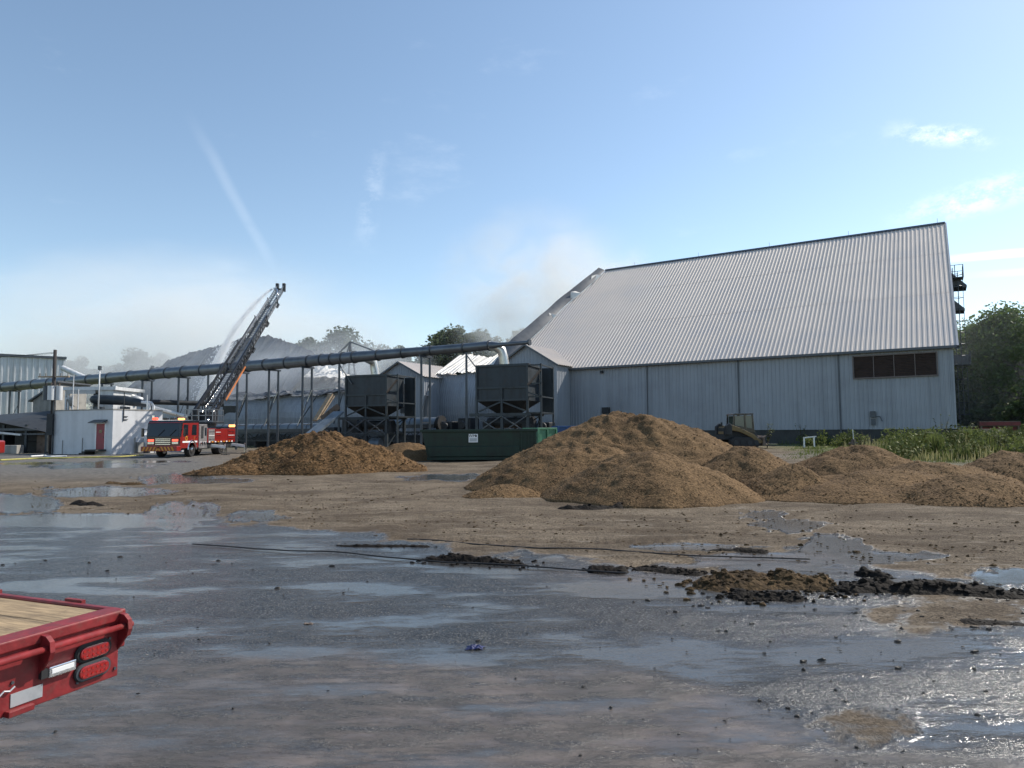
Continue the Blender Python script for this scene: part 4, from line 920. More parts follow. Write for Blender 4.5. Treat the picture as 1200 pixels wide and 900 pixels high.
# stepped lower panel, ribs
bevel(MB().prism([(.45, .28), (LX - .95, .28), (LX - .95, .86), (.28, .86)], lambda p: (p[0], -.01, p[1]), lambda p: (p[0], -.10, p[1])).build('lower_panel', 'green', dz_), .03)
for x in (LX - .85, LX - .45, LX - .05): MB().bb(x - .05, x + .05, -.08, 0, .26, H - .1).build('rib', 'green', dz_)
for x in (.7, LX - .7):
    MB().tube([(x, .3, .1), (x, .55, .1)], .11, 12).tube([(x, DD - .55, .1), (x, DD - .3, .1)], .11, 12).build('roller', 'black', dz_)
sx = LX * (345 - 60) / 612. - .1; sg = MB().bb(sx - .26, sx + .26, -.135, -.115, 1.08, 1.55).build('sign', 'white', dz_)
mt_ = lambda x, z: Matrix.Translation((x, -.138, z)) @ Matrix.Rotation(R(90), 4, 'X')
text_mesh('sign_lettering', 'WM', .22, 'black', sg, mt_(sx - .06, 1.44)); MB().bb(sx + .12, sx + .2, -.138, -.135, 1.38, 1.5).build('sign_mark', 'steel', sg)
for z in (1.28, 1.22, 1.16): MB().bb(sx - .2, sx + .2, -.138, -.135, z - .015, z + .015).build('sign_line', 'conveyor', sg)
def small_bin(name, label, px, Y, W, Hh, m, rz, panels):
    q = P(px, 500, Y); t = thing(name, label, 'bin', (q.x, q.y, gzf(q.x, q.y)), rz)
    MB().bb(0, W, 0, 1.4, .08, Hh - .05).build('bin_body', m, t); bevel(MB().bb(-.06, W + .06, -.06, 1.46, Hh - .12, Hh).build('rim', m, t), .02)
    for k in range(panels + 1): MB().bb(W * k / panels - .06, W * k / panels + .06, -.07, 0, .1, Hh - .1).build('rib', m, t)
    MB().bb(0, W, -.06, 0, .08, .2).build('rib', m, t)
    for x in (.2, W - .2): MB().tube([(x - .05, .3, .06), (x + .05, .3, .06)], .08, 10).build('caster', 'black', t)
    return t
small_bin('waste_bin', 'small sunlit green bin with two panels right of the dumpster', 630.5, 43.0, 1.55, 1.72, 'green_pale', R(40), 2)
small_bin('waste_bin', 'blue bin half hidden behind the tallest mulch pile', 654, 45.0, 1.9, 1.75, 'blue', R(12), 3)

# ------------------------------------------------------------------ white block building
def white_block():
    c = G(131, 532.6); rz = R(-20); t = thing('white_block_building', 'low white painted block building with dark red door', 'building', (c.x, c.y, 0), rz)
    # local: corner at origin, x negative to the left along the shaded front, y away along the sunlit side
    Lf, Ls, H = 7.1, 4.9, 3.62
    MB().bb(-Lf, 0, .0, Ls, -.1, H).build('wall', 'white_paint', t)
    MB().bb(-Lf - .04, .03, -.03, Ls, H, H + .10).build('parapet', 'concrete', t)
    MB().bb(-Lf + .6, -.02, Ls, Ls + 3.2, -.1, H - .75).build('rear_wing', 'white_paint', t)
    d0, d1 = -1.72, -.78
    dr = MB().bb(d0, d1, -.06, -.005, .42, 2.50).build('door', 'red_door', t)
    MB().bb(d0 + .3, d1 - .3, -.075, -.06, 1.75, 2.0).build('door_window', 'glass', dr); MB().tube([(d1 - .1, -.06, 1.4), (d1 - .1, -.12, 1.4)], .04, 8).build('handle', 'steel', dr)
    MB().bb(d0 - .1, d0, -.08, 0, .42, 2.6).bb(d1, d1 + .08, -.08, 0, .42, 2.6).bb(d0 - .1, d1 + .08, -.08, 0, 2.5, 2.6).build('door_frame', 'white', t)
    MB().add([(d0 - .35, 0, 2.85), (d1 + .2, 0, 2.85), (d1 + .25, -.55, 2.62), (d0 - .4, -.55, 2.62), (d0 - .35, 0, 2.72), (d1 + .2, 0, 2.72), (d1 + .25, -.55, 2.56), (d0 - .4, -.55, 2.56)], [(0, 1, 2, 3), (3, 2, 6, 7), (0, 3, 7, 4), (1, 5, 6, 2), (4, 7, 6, 5)]).build('door_canopy', 'steel', t)
    for k in range(3): MB().bb(d0 - .15 - .32 * k, d1 + .15, -.95, -.01, 0 if k else .28, .40 - .13 * k if k else .41).build('step', 'concrete_dark', t) if k == 0 else MB().bb(d0 - .15 - .32 * k, d0 - .15 - .32 * (k - 1) - .004, -.95, -.01, 0, .40 - .13 * k).build('step', 'concrete_dark', t)
    # air conditioner, pipes, ladder bracket on the sunlit side
    ac = MB().bb(.12, .55, 2.9, 3.85, .15, 1.55).build('air_conditioner', 'white', t); bevel(ac, .03)
    for z in (.5, 1.15):
        MB().tube([(.55, 3.3, z), (.575, 3.3, z)], .30, 18).build('fan_grille', 'grey_panel', ac); MB().tube([(.576, 3.3, z), (.60, 3.3, z)], .12, 12).build('fan_hub', 'concrete', ac)
    MB().bb(.0, .35, 2.2, 2.75, .1, .95).build('meter_box', 'concrete', t)
    MB().tube([(.12, 2.05, 0), (.12, 2.05, 1.35)], .05, 8).build('pipe', 'concrete', t); MB().tube([(.12, 4.3, 0), (.12, 4.3, 1.4)], .05, 8).build('pipe', 'concrete', t)
    MB().bar((.05, .95, 2.7), (.05, .95, 5.1), .05).bar((.05, .95, 3.1), (.05, 1.35, 3.1), .05).bar((.05, .95, 2.85), (.05, 1.35, 2.85), .05).build('bracket', 'dark', t)
    for (x, y, h) in ((-3.3, .35, 1.35), (-5.6, .3, 1.15)): MB().tube([(x, -.04, .0), (x, -.04, h)], .025, 6).build('pipe', 'concrete', t)
    MB().tube([(-3.4, 1.4, H), (-3.4, 1.4, H + 3.6)], .055, 8).build('vent_stack', 'siding_pale', t, True); MB().bb(-3.5, -3.3, 1.3, 1.5, H + 3.5, H + 3.85).build('stack_cap', 'steel', t)
    for (x, y, h) in ((-6.2, 1.2, 3.2), (-6.6, 2.0, 2.0), (-.4, 3.6, 1.4)): MB().tube([(x, y, H), (x, y, H + h)], .045, 6).build('vent_stack', 'siding_pale', t)
    return t
white_block()

# ------------------------------------------------------------------ mill building and plant on the left
c = P(73, 500, 118); mill = thing('mill_building', 'tall white ribbed mill building on the far left', 'building', (c.x, c.y, 0), R(37))
# local x: toward the near left end (negative), wall plane y=0 facing the viewer
zt = P(73, 421, 118).z
MB().grid(lambda q, z: (q[0], -q[1], z), rib_profile(-24, 0, .85, .12, .3), [0, 4, 8, zt]).build('wall', 'siding_pale', mill)
MB().bb(-24.2, .25, -.35, .3, zt, zt + .4).build('eave_trim', 'trim', mill)
MB().bb(-.02, .10, -.06, 12, 0, zt).build('end_wall', 'siding_pale', mill)
MB().add([(-24, 0, zt + .3), (.2, 0, zt + .3), (.2, 12, zt + 1.2), (-24, 12, zt + 1.2)], [(0, 1, 2, 3)]).build('roof', 'roof_dark', mill)
MB().bb(-24.1, -16.4, -.16, .1, 0, zt - .2).build('corner_panel', 'trim', mill)
def world_box(name, label, cat, px0, px1, py0, py1, Y, depth, m, rz=0.):
    a, b = P(px0, py1, Y), P(px1, py0, Y); W = b.x - a.x; t = thing(name, label, cat, (a.x, Y, 0), rz); z0 = max(0, a.z); return t, W, z0, b.z
# olive lean-to
t, W, z0, z1 = world_box('lean_to_shed', 'dark grey-green lean-to shed below the duct left of the pole', 'shed', 38, 66, 460, 490, 70, 5, 'rusty')
MB().prism([(0, 0), (W, 0), (W, z1 + .9), (0, z1 - .8)], lambda p: (p[0], 0, p[1]), lambda p: (p[0], 5, p[1])).build('wall', 'concrete', t); MB().prism([(-.3, z1 - .95), (W + .3, z1 + 1.05), (W + .3, z1 + 1.2), (-.3, z1 - .8)], lambda p: (p[0], -.3, p[1]), lambda p: (p[0], 5.3, p[1])).build('roof', 'trim', t)
# dark open shed with posts and low roof
t, W, z0, z1 = world_box('open_shed', 'dark open machinery shed with sagging tin roof at far left', 'shed', -60, 57, 488, 535, 60.5, 9, 'dark')
MB().add([(-1, -.6, z1 - .9), (W * .55, -.6, z1 - .5), (W + .2, -.4, z1 - 1.4), (W + .2, 6, z1 + .1), (W * .55, 6, z1 + .7), (-1, 6, z1 + .3)], [(0, 1, 4, 5), (1, 2, 3, 4)]).build('roof', 'dark', t)
MB().bb(-1, W, 5.8, 6, 0, z1).build('back_wall', 'dark', t)
for x in (0, W * .18, W * .36, W * .55, W * .78, W - .1):
    MB().bb(x - .09, x + .09, -.1, .1, 0, z1 - .7 - .6 * (x > W * .9)).build('post', 'bin_frame', t)
MB().bb(W * .3, W - .2, -.15, -.02, z1 * .50, z1 * .50 + .14).build('rail', 'steel', t); MB().bb(-1, W * .9, -.2, -.05, z1 * .62, z1 * .62 + .2).build('rail', 'steel', t)
MB().bar((W * .1, -.3, z1 - 1.0), (W * .75, -.3, z1 - 1.6), .16).build('rail', 'siding_pale', t)
MB().bb(W * .84, W - .25, .6, 2.5, 0, 1.85).build('partition', 'rusty', t)
bevel(MB().bb(W * .52, W * .82, -1.6, -.7, 0, .75).build('concrete_block', 'concrete', t), .05)
bevel(MB().bb(W * .26, W * .42, .8, 3, .5, 2.0).tube([(W * .3, .8, .5), (W * .3, .5, .5)], .45, 14).build('machine', 'bin', t), .1)
bevel(MB().bb(W * .66, W * .8, 1.5, 3, 1.0, 2.4).tube([(W * .6, 1.2, 2.6), (W * .8, 1.2, 2.2)], .25, 10).build('machine', 'dark', t), .1)
# pale shed frame behind the white block and inclined pipes
t, W, z0, z1 = world_box('pale_shed', 'small shed with pale eave and open dark front behind white block', 'shed', 76, 134, 452, 485, 66, 5, 'siding_pale')
MB().bb(-.2, W + .3, -.3, 5, z1 - .42, z1 - .1).build('roof', 'siding_pale', t); MB().bb(0, W - 2.0, 4.4, 4.6, 0, z1 - .42).build('back_wall', 'dark', t)
for k in range(24): MB().bb(.3 + k * .115, .36 + k * .115, -.28, -.2, z1 - .78, z1 - .42).build('fringe', 'siding_pale', t)
MB().bb(W - 1.35, W, -.1, 4, 0, z1 - .42).build('end_panel', 'siding_pale', t)
for x in (0, .25, W - 1.45): MB().bb(x, x + .14, -.1, .05, 0, z1 - .42).build('post', 'siding_pale', t)
MB().bar((.1, -.05, z1 - 1.0), (1.0, -.05, z1 - 2.8), .1).build('brace', 'siding_pale', t)
tk = thing('process_tank', 'horizontal grey tank with dished end behind white block', 'tank', P(118, 480, 64) * Vector((1, 1, 0)) if False else (P(118, 480, 64).x, 64, 0))
zc = P(118, 468, 64).z
MB().tube([(-1.0, -.1, zc), (-.9, 0, zc), (-.5, .05, zc), (2.0, .4, zc - .1), (4.2, .8, zc - .5)], 0, 18, True, [.1, .32, .46, .46, .3]).build('shell', 'bin', tk, 'auto')
MB().tube([(-2.6, .4, zc - .1), (-3.0, .4, zc - .1)], .55, 14).build('end_cap', 'concrete', tk, 'auto')
for x in (-.2, 2.2): MB().bb(x - .12, x + .12, -.5, .8, 0, zc - .7).build('saddle', 'steel', tk)
def pipe_run(name, label, pts, r, m, cat='pipe', n=10):
    pp = [P(*p) for p in pts]; o = MB().tube([q - pp[0] for q in pp], r, n).build(name, m, None, 'auto'); o.location = pp[0]; return tag(o, label, cat)
pipe_run('sloping_pipe', 'thick pale pipe sloping down right behind the white block', [(134, 455, 68), (150, 463, 69), (166, 469, 70)], .3, 'siding_pale')
pipe_run('sloping_pipe', 'long pale pipe descending right past the fire truck ladder base', [(180, 478, 66), (205, 485, 67), (232, 492, 68)], .22, 'duct_bright')
pipe_run('sloping_pipe', 'pale gable edge pipe rising behind the mill corner', [(73, 431, 88), (84, 436, 88), (100, 443, 88)], .35, 'siding_pale')
pipe_run('bent_pipe', 'pair of pale pipe bends above the white block corner', [(166, 471, 63), (172, 472, 63), (175, 476, 63), (174.5, 480, 63)], .13, 'siding_pale')
pipe_run('bent_pipe', 'second pale pipe bend just right of the first', [(170, 471, 63.5), (177, 472, 63.5), (180, 476, 63.5), (179.5, 480, 63.5)], .13, 'siding_pale')
pipe_run('ground_pipe', 'long dark header pipe running level behind the white block', [(176, 471, 72), (240, 473, 76), (262, 474, 77)], .28, 'dark')
# grey low wall right of the block (bulged tank farm wall)
# utility pole
pp = P(61, 500, 58); ptop = P(62.3, 410, 58).z
pole = thing('utility_pole', 'dark wooden utility pole with three grey transformers', 'pole', (pp.x, pp.y, 0))
MB().tube([(0, 0, -.3), (0.02, 0, ptop)], 0, 10, True, [.19, .13]).build('shaft', 'pole', pole, True)
for (x, y) in ((-.42, -.25), (.12, -.45), (.55, -.1)):
    tr = MB().tube([(x, y, 4.55), (x, y, 5.75)], .27, 14).build('transformer', 'siding_pale' if x > 0 else 'steel', pole, 'auto'); MB().tube([(x, y, 5.75), (x, y, 6.0)], .06, 8).build('bushing', 'rusty', tr)
MB().bb(-1.3, 1.3, -.08, .06, 6.5, 6.62).build('crossarm', 'wood', pole)
for x in (-1.2, -.7, .6, 1.2): MB().tube([(x, 0, 6.62), (x, 0, 6.85)], .05, 8).build('insulator', 'concrete', pole)
MB().bb(-.25, .25, -.35, -.2, 1.6, 3.4).build('switch_box', 'dark', pole); MB().tube([(.2, -.2, 0), (.2, -.2, 5.2)], .05, 6).build('riser_conduit', 'steel', pole)
for (z, z2) in ((ptop - .2, ptop - .1), (ptop - .3, ptop + .35)):
    pts = [(0 - 26 * k, 8 * k, z + (z2 - z) * k - 1.2 * k * (1 - k)) for k in np.linspace(0, 1, 12)]
    MB().tube(pts, .018, 4).build('wire', 'black', pole)
# red vehicle lights peeping in at the left edge
rv = thing('red_vehicle', 'tail end of a red and white vehicle at the left border', 'vehicle', (P(-22, 500, 47).x, 47, 0))
q0, q1 = P(-60, 539, 47), P(6.5, 528, 48.9); x0 = q0.x - rv.location.x; x1 = q1.x - rv.location.x
bevel(MB().bb(x0, x1, 0, 1.9, .35, 1.28).build('body', 'fire_red', rv), .12); MB().bb(x1 - .5, x1 + .01, -.02, .3, .78, .98).build('stripe', 'white', rv)
MB().bb(x1 - .42, x1 - .05, -.03, 0, .48, .66).build('tail_light', 'lamp_amber', rv); MB().bb(x1 - .55, x1 - .02, -.02, .9, 1.0, 1.26).build('rear_panel', 'hose', rv)
for y in (.25, 1.65):
    for x in (x0 + 1.2, x1 - .9): MB().tube([(x, y - .12, .36), (x, y + .12, .36)], .36, 18).build('wheel', 'black', rv, 'auto')
# ------------------------------------------------------------------ fire truck with raised ladder
def wheel(parent, x, y, z, r, w_, name='wheel', hub='chrome'):
    t = MB().tube([(x - w_ / 2, y, z), (x - w_ / 2 + .05, y, z), (x + w_ / 2 - .05, y, z), (x + w_ / 2, y, z)], 0, 24, True, [r * .93, r, r, r * .93]).build(name, 'black', parent, 'auto')
    for s in (-1, 1):
        MB().tube([(x + s * (w_ / 2 - .02), y, z), (x + s * (w_ / 2 + .03), y, z)], r * .56, 18).build('rim', hub, t, 'auto'); MB().tube([(x + s * (w_ / 2 + .03), y, z), (x + s * (w_ / 2 + .10), y, z)], r * .2, 12).build('hub_cap', hub, t, 'auto')
    return t
fq = P(192, 500, 47.6)
tr = thing('fire_truck', 'red ladder fire truck facing the yard with its ladder raised', 'fire truck', (fq.x, fq.y, 0))
hw = 1.18
cabp = [(0.0, .62), (0.0, 1.42), (.16, 2.42), (.34, 2.55), (2.75, 2.60), (2.75, .62)]
bevel(MB().prism(cabp, lambda p: (-hw, p[0], p[1]), lambda p: (hw, p[0], p[1])).build('cab', 'fire_red', tr), .05, 3)
bevel(MB().prism([(-.015, 1.45), (.13, 2.38), (.34, 2.585), (2.77, 2.635), (2.77, 2.45), (.30, 2.40), (.10, 1.45)], lambda p: (-hw - .012, p[0], p[1]), lambda p: (hw + .012, p[0], p[1])).build('cab_roof', 'fire_dark', tr), .02)
ws = MB().add([(-hw + .12, -.030, 1.50), (hw - .12, -.030, 1.50), (hw - .2, .122, 2.34), (-hw + .2, .122, 2.34)], [(0, 1, 2, 3)]).build('windshield', 'glass', tr)
for s in (-.35, .45): MB().bar((s, -.045, 1.52), (s + .4, .02, 1.95), .03).build('wiper', 'black', ws)
MB().bb(-hw + .05, hw - .05, -.03, 0, 1.36, 1.46).build('cowl', 'fire_dark', tr)
gr = MB().bb(-.50, .50, -.05, 0, .86, 1.36).build('grille', 'dark', tr)
for k in range(4): MB().bb(-.52, .52, -.085, -.05, .90 + k * .125, .955 + k * .125).build('grille_bar', 'chrome', gr)
for s in (-1, 1):
    hl = MB().bb(s * .84 - .27, s * .84 + .27, -.05, 0, .92, 1.34).build('headlight_panel', 'fire_dark', tr); bevel(hl, .03)
    MB().bb(s * .84 - .2, s * .84 + .2, -.08, -.05, 1.14, 1.28).build('warning_light', 'lamp_red', hl); MB().bb(s * .84 - .22, s * .84 + .22, -.075, -.05, .95, 1.10).build('headlight', 'chrome', hl)
    MB().bar((s * (hw + .02), .15, 1.95), (s * (hw + .28), .05, 1.95), .04).build('mirror_arm', 'fire_dark', tr); bevel(MB().bb(s * (hw + .28) - .08, s * (hw + .28) + .08, -.05, .09, 1.45, 2.05).build('mirror', 'fire_dark', tr), .03)
bp = MB().bb(-hw - .06, hw + .06, -.62, .0, .46, .80).build('bumper', 'fire_red', tr); bevel(bp, .03)
for k in range(10):
    x = -hw + .02 + k * .235; d_ = .14 * (1 if k < 5 else -1)
    MB().add([(x, -.632, .49), (x + .12, -.632, .49), (x + .12 + d_, -.632, .77), (x + d_, -.632, .77)], [(0, 1, 2, 3)]).build('chevron', 'amber', bp)
# cab side (viewer's right): doors, windows, emblem
for s in (-1, 1):
    for (y0, y1) in ((.28, 1.15), (1.55, 2.45)):
        w_ = MB().add([(s * (hw + .008), y0 + .08, 1.55), (s * (hw + .008), y1 - .06, 1.55), (s * (hw + .008), y1 - .06, 2.3), (s * (hw + .008), y0 + .16, 2.3)], [(0, 1, 2, 3)]).build('side_window', 'glass', tr)
    MB().bb(s * (hw + .012) - .006, s * (hw + .012) + .006, .28, 2.5, 1.02, 1.14).build('side_stripe', 'white', tr)
    for y in (1.1, 2.42): MB().bb(s * (hw + .02) - .02, s * (hw + .02) + .02, y - .12, y, 1.38, 1.44).build('door_handle', 'chrome', tr)
em = MB()
for k in range(18):
    a0, a1 = 2 * math.pi * k / 18, 2 * math.pi * (k + 1) / 18
    em.add([(hw + .018, .85 + math.cos(a) * r, 1.32 + math.sin(a) * r) for a, r in ((a0, .17), (a1, .17), (a1, .10), (a0, .10))], [(0, 1, 2, 3)])
em.build('door_emblem', 'amber', tr)
text_mesh('unit_number', '1', .34, 'amber', tr, Matrix.Translation((hw + .02, 2.0, 1.33)) @ Matrix.Rotation(R(90), 4, 'Z') @ Matrix.Rotation(R(90), 4, 'X'))
# roof lights
for (x, m_) in ((-.95, 'lamp_red'), (-.2, 'fire_dark'), (.3, 'fire_dark')): bevel(MB().bb(x - .16, x + .16, .5, .8, 2.63, 2.80).build('roof_light', m_, tr), .05)
bevel(MB().bb(.65, 1.05, .6, .9, 2.63, 2.76).build('light_bar', 'lamp_amber', tr), .05)
for x in (-.98,): MB().tube([(x, .5, 2.8), (x, .5, 2.95)], .09, 12).build('siren', 'chrome', tr)
# pump panel, body, compartments
bevel(MB().bb(-hw, hw, 2.85, 4.15, .55, 2.35).build('pump_panel', 'grey_panel', tr), .03)
for s in (-1, 1):
    for k in range(3): MB().tube([(s * hw, 3.1 + k * .38, .95), (s * (hw + .12), 3.1 + k * .38, .95)], .10, 12).build('hose_port', 'chrome', tr, 'auto')
    MB().bb(s * (hw + .01) - .01, s * (hw + .01) + .01, 3.15, 3.5, 1.3, 2.2).build('gauge_plate', 'dark', tr); MB().bb(s * (hw + .01) - .012, s * (hw + .01) + .012, 3.7, 4.0, 1.5, 2.1).build('gauge_plate', 'chrome', tr)
bevel(MB().bb(-hw, hw, 4.2, 9.4, .95, 2.05).build('body', 'fire_red', tr), .03)
MB().bb(-hw + .15, hw - .15, .4, 9.2, .5, .95).build('chassis', 'dark', tr)
MB().bb(-hw - .01, hw + .01, 4.25, 9.35, 2.05, 2.16).build('body_rail', 'chrome', tr)
for s in (-1, 1):
    for (y0, y1, z0) in ((4.35, 5.4, 1.05), (5.55, 6.5, 1.3), (7.9, 9.2, 1.05)):
        d_ = MB().bb(s * (hw + .012) - .012, s * (hw + .012) + .012, y0, y1, z0, 1.98).build('compartment_door', 'fire_red' if y0 != 4.35 else 'grey_panel', tr)
        for k in range(3): MB().bb(s * (hw + .028) - .006, s * (hw + .028) + .006, y0 + .04, y1 - .04, z0 + .15 + k * .28, z0 + .19 + k * .28).build('door_slat', 'chrome' if k % 2 == 0 else 'white', d_)
    for k in range(9): MB().bb(s * (hw + .02) - .012, s * (hw + .02) + .012, 4.4 + k * .52, 4.65 + k * .52, .97, 1.06).build('chevron', 'amber' if k % 2 else 'white', tr)
    for y in (4.9, 8.7):
        ou = MB().bar((s * hw, y, .75), (s * (hw + 1.1), y, .6), .16, .2).build('outrigger', 'white', tr); MB().bar((s * (hw + 1.1), y, .85), (s * (hw + 1.1), y, .06), .13).build('outrigger_leg', 'chrome', ou); MB().bb(s * (hw + 1.1) - .25, s * (hw + 1.1) + .25, y - .25, y + .25, .0, .06).build('outrigger_pad', 'dark', ou)
    wheel(tr, s * (hw - .18), 1.75, .53, .53, .36)
    MB().tube([(s * (hw + .01), 1.75 + .62 * math.cos(a), .53 + .62 * math.sin(a)) for a in np.linspace(0, math.pi, 13)], .05, 6).build('wheel_arch', 'chrome', tr)
    for y in (6.7,): wheel(tr, s * (hw - .3), y, .53, .53, .6)
bevel(MB().bb(hw - .4, hw, 9.0, 9.35, 2.17, 2.36).build('rear_light', 'lamp_amber', tr), .04)
# turntable with railings
TY = 6.3
MB().tube([(0, TY, 2.05), (0, TY, 2.55)], .85, 24).build('turntable', 'alu_dark', tr, 'auto')
rail = MB()
rx_ = [(-1.0, TY - 1.2), (1.15, TY - 1.2), (1.15, TY + .7), (-1.0, TY + .7)]
for i in range(4):
    a, b_ = rx_[i], rx_[(i + 1) % 4]
    for z in (2.6, 3.05, 3.5): rail.bar((*a, z), (*b_, z), .05)
    for k in range(4): q = (a[0] + (b_[0] - a[0]) * k / 4, a[1] + (b_[1] - a[1]) * k / 4); rail.bar((*q, 2.5), (*q, 3.5), .05)
rail.build('turntable_railing', 'alu', tr); MB().bb(-1.05, 1.2, TY - 1.25, TY + .75, 2.45, 2.53).build('turntable_deck', 'alu_dark', tr)
bevel(MB().bb(-.55, -.2, TY - .9, TY - .5, 2.53, 3.55).build('control_stand', 'dark', tr), .04)
# telescopic ladder
base_w = Vector((fq.x + .1, fq.y + TY + .2, 3.15)); tip_w = P(330, 341, 71.5); tip_w.x = max(tip_w.x, tip_w.x)
LV = tip_w - base_w; LL = LV.length; ld = LV.normalized(); lx = ld.cross(Vector((0, 0, 1))).normalized(); lu = lx.cross(ld).normalized()
off = Vector((tr.location.x, tr.location.y, 0))
def lp(s, x, h): return base_w - off + ld * s + lx * x + lu * h
def ladder_section(s0, s1, wd, hh, z0, m, m2, step=.36, name='ladder_section'):
    mb = MB()
    for sx in (-1, 1):
        mb.bar(lp(s0, sx * wd, z0), lp(s1, sx * wd, z0), .12, .09); mb.bar(lp(s0, sx * wd, z0 + hh), lp(s1, sx * wd, z0 + hh), .08, .08)
        n = int((s1 - s0) / (hh * 1.05)); st = (s1 - s0) / n
        for k in range(n):
            a = s0 + k * st; mb.bar(lp(a, sx * wd, z0), lp(a + st / 2, sx * wd, z0 + hh), .045); mb.bar(lp(a + st / 2, sx * wd, z0 + hh), lp(a + st, sx * wd, z0), .045)
    o = mb.build(name, m, tr)
    ru = MB(); k = s0 + .1
    while k < s1: ru.tube([lp(k, -wd, z0), lp(k, wd, z0)], .03, 5); k += step
    ru.build('rungs', m2, o); return o
ladder_section(-1.2, LL * .46, .60, .80, -.05, 'alu_dark', 'alu')
ladder_section(LL * .02, LL * .68, .50, .66, .05, 'alu_dark', 'alu')
ladder_section(LL * .30, LL * .86, .41, .54, .13, 'alu', 'alu')
ladder_section(LL * .55, LL * .995, .33, .44, .20, 'alu', 'alu')
for s_, w_ in ((.46, .66), (.68, .56), (.86, .47)):
    e = MB()
    for sx in (-1, 1): e.bar(lp(LL * s_ - .5, sx * w_, -.08), lp(LL * s_ + .15, sx * w_, -.08), .16, .2).bar(lp(LL * s_, sx * w_, -.1), lp(LL * s_, sx * w_, .9 * w_ + .35), .08)
    e.bar(lp(LL * s_, -w_, -.12), lp(LL * s_, w_, -.12), .1); e.build('section_collar', 'alu_dark', tr)
MB().bar(lp(LL * .10, .72, -.15), lp(LL * .33, .72, -.15), .07, .12).build('side_hose_tray', 'orange', tr)
MB().bar(lp(-.9, -.95, .3), lp(LL * .18, -.85, .3), .22, .3).build('stowed_tray', 'alu_dark', tr)
for sx in (-1, 1): MB().tube([Vector((sx * .45, TY - .6, 2.6)), lp(LL * .20, sx * .45, -.1)], .10, 10).build('lift_cylinder', 'chrome', tr, 'auto')
bevel(MB().bb(-.75, .75, TY - .3, TY + .8, 2.5, 3.35).build('ladder_cradle', 'alu_dark', tr), .05)
nz = MB(); nz.bar(lp(LL * .985, -.35, .1), lp(LL * 1.01, -.35, .75), .28, .34).bar(lp(LL * .985, .35, .1), lp(LL * 1.01, .35, .75), .28, .34).bar(lp(LL * .99, -.4, .3), lp(LL * .99, .4, .3), .18)
nz.build('tip_box', 'alu_dark', tr)
MB().tube([lp(LL * .93, 0, .25), lp(LL * .96, -.1, .55), lp(LL * .97, -.5, .65)], .09, 10).build('water_monitor', 'chrome', tr, 'auto')
# jet of water: thousands of drops along a throw
jet0 = lp(LL * .965, -.6, .65) + off; jet1 = P(236, 470, 96.0)
v_ = 1.0; rg2 = np.random.default_rng(4); K = 5000
tt = rg2.random(K) ** .8; base_p = np.array(jet0)[None] * (1 - tt[:, None]) + np.array(jet1)[None] * tt[:, None]
base_p[:, 2] += 2.3 * 4 * tt * (1 - tt)
spread = .05 + .85 * tt ** 1.1
pp_ = base_p + rg2.normal(size=(K, 3)) * spread[:, None] * [.8, .8, .8] + np.stack([0 * tt, 0 * tt, -np.abs(rg2.normal(size=K)) * 1.0 * tt ** 2], 1)
sz = (.010 + .022 * rg2.random(K) + .016 * tt)[:, None]
t4 = np.array([[1, 1, 1], [-1, -1, 1], [-1, 1, -1], [1, -1, -1]]) / 1.2
stretch = np.array([1, 1, 1.8])
VJ = (pp_[:, None, :] + t4[None] * sz[:, :, None] * stretch).reshape(-1, 3) - np.array(jet0)
FJ = (np.arange(K)[:, None, None] * 4 + np.array([[0, 1, 2], [0, 3, 1], [0, 2, 3], [1, 3, 2]])[None]).reshape(-1, 3)
M['spray'] = mat('water_spray', (.92, .95, .98), .3, 0, .02, 3, spec=.5)
_n = M['spray'].node_tree; _t = _n.nodes.new('ShaderNodeBsdfTranslucent'); _t.inputs[0].default_value = (.95, .97, 1, 1); _m = _n.nodes.new('ShaderNodeMixShader'); _m.inputs[0].default_value = .6
_n.links.new(_n.nodes['Principled BSDF'].outputs[0], _m.inputs[1]); _n.links.new(_t.outputs[0], _m.inputs[2]); _n.links.new(_m.outputs[0], _n.nodes['Material Output'].inputs[0])
jt = npmesh('water_jet', VJ, FJ, 'spray', None, False); jt.location = jet0; jv = bpy.data.materials.new('water_mist'); jv.use_nodes = True; _n = jv.node_tree; _n.nodes.clear(); _o = _n.nodes.new('ShaderNodeOutputMaterial'); _v = _n.nodes.new('ShaderNodeVolumePrincipled'); _v.inputs['Color'].default_value = (1, 1, 1, 1); _v.inputs['Density'].default_value = 1.6; _v.inputs['Anisotropy'].default_value = .3; _n.links.new(_v.outputs[0], _o.inputs['Volume'])
tq = np.linspace(0, 1, 24); jp = [np.array(jet0) * (1 - k) + np.array(jet1) * k + np.array([0, 0, 2.3 * 4 * k * (1 - k)]) - np.array(jet0) for k in tq]
mist = MB().tube(jp, 0, 12, True, [.06 + .75 * k ** 1.1 for k in tq]).build('water_mist', jv, jt, True); mist['kind'] = 'stuff'
tag(jt, 'white jet of water arcing from the ladder tip into the ruin', None, None, 'stuff')

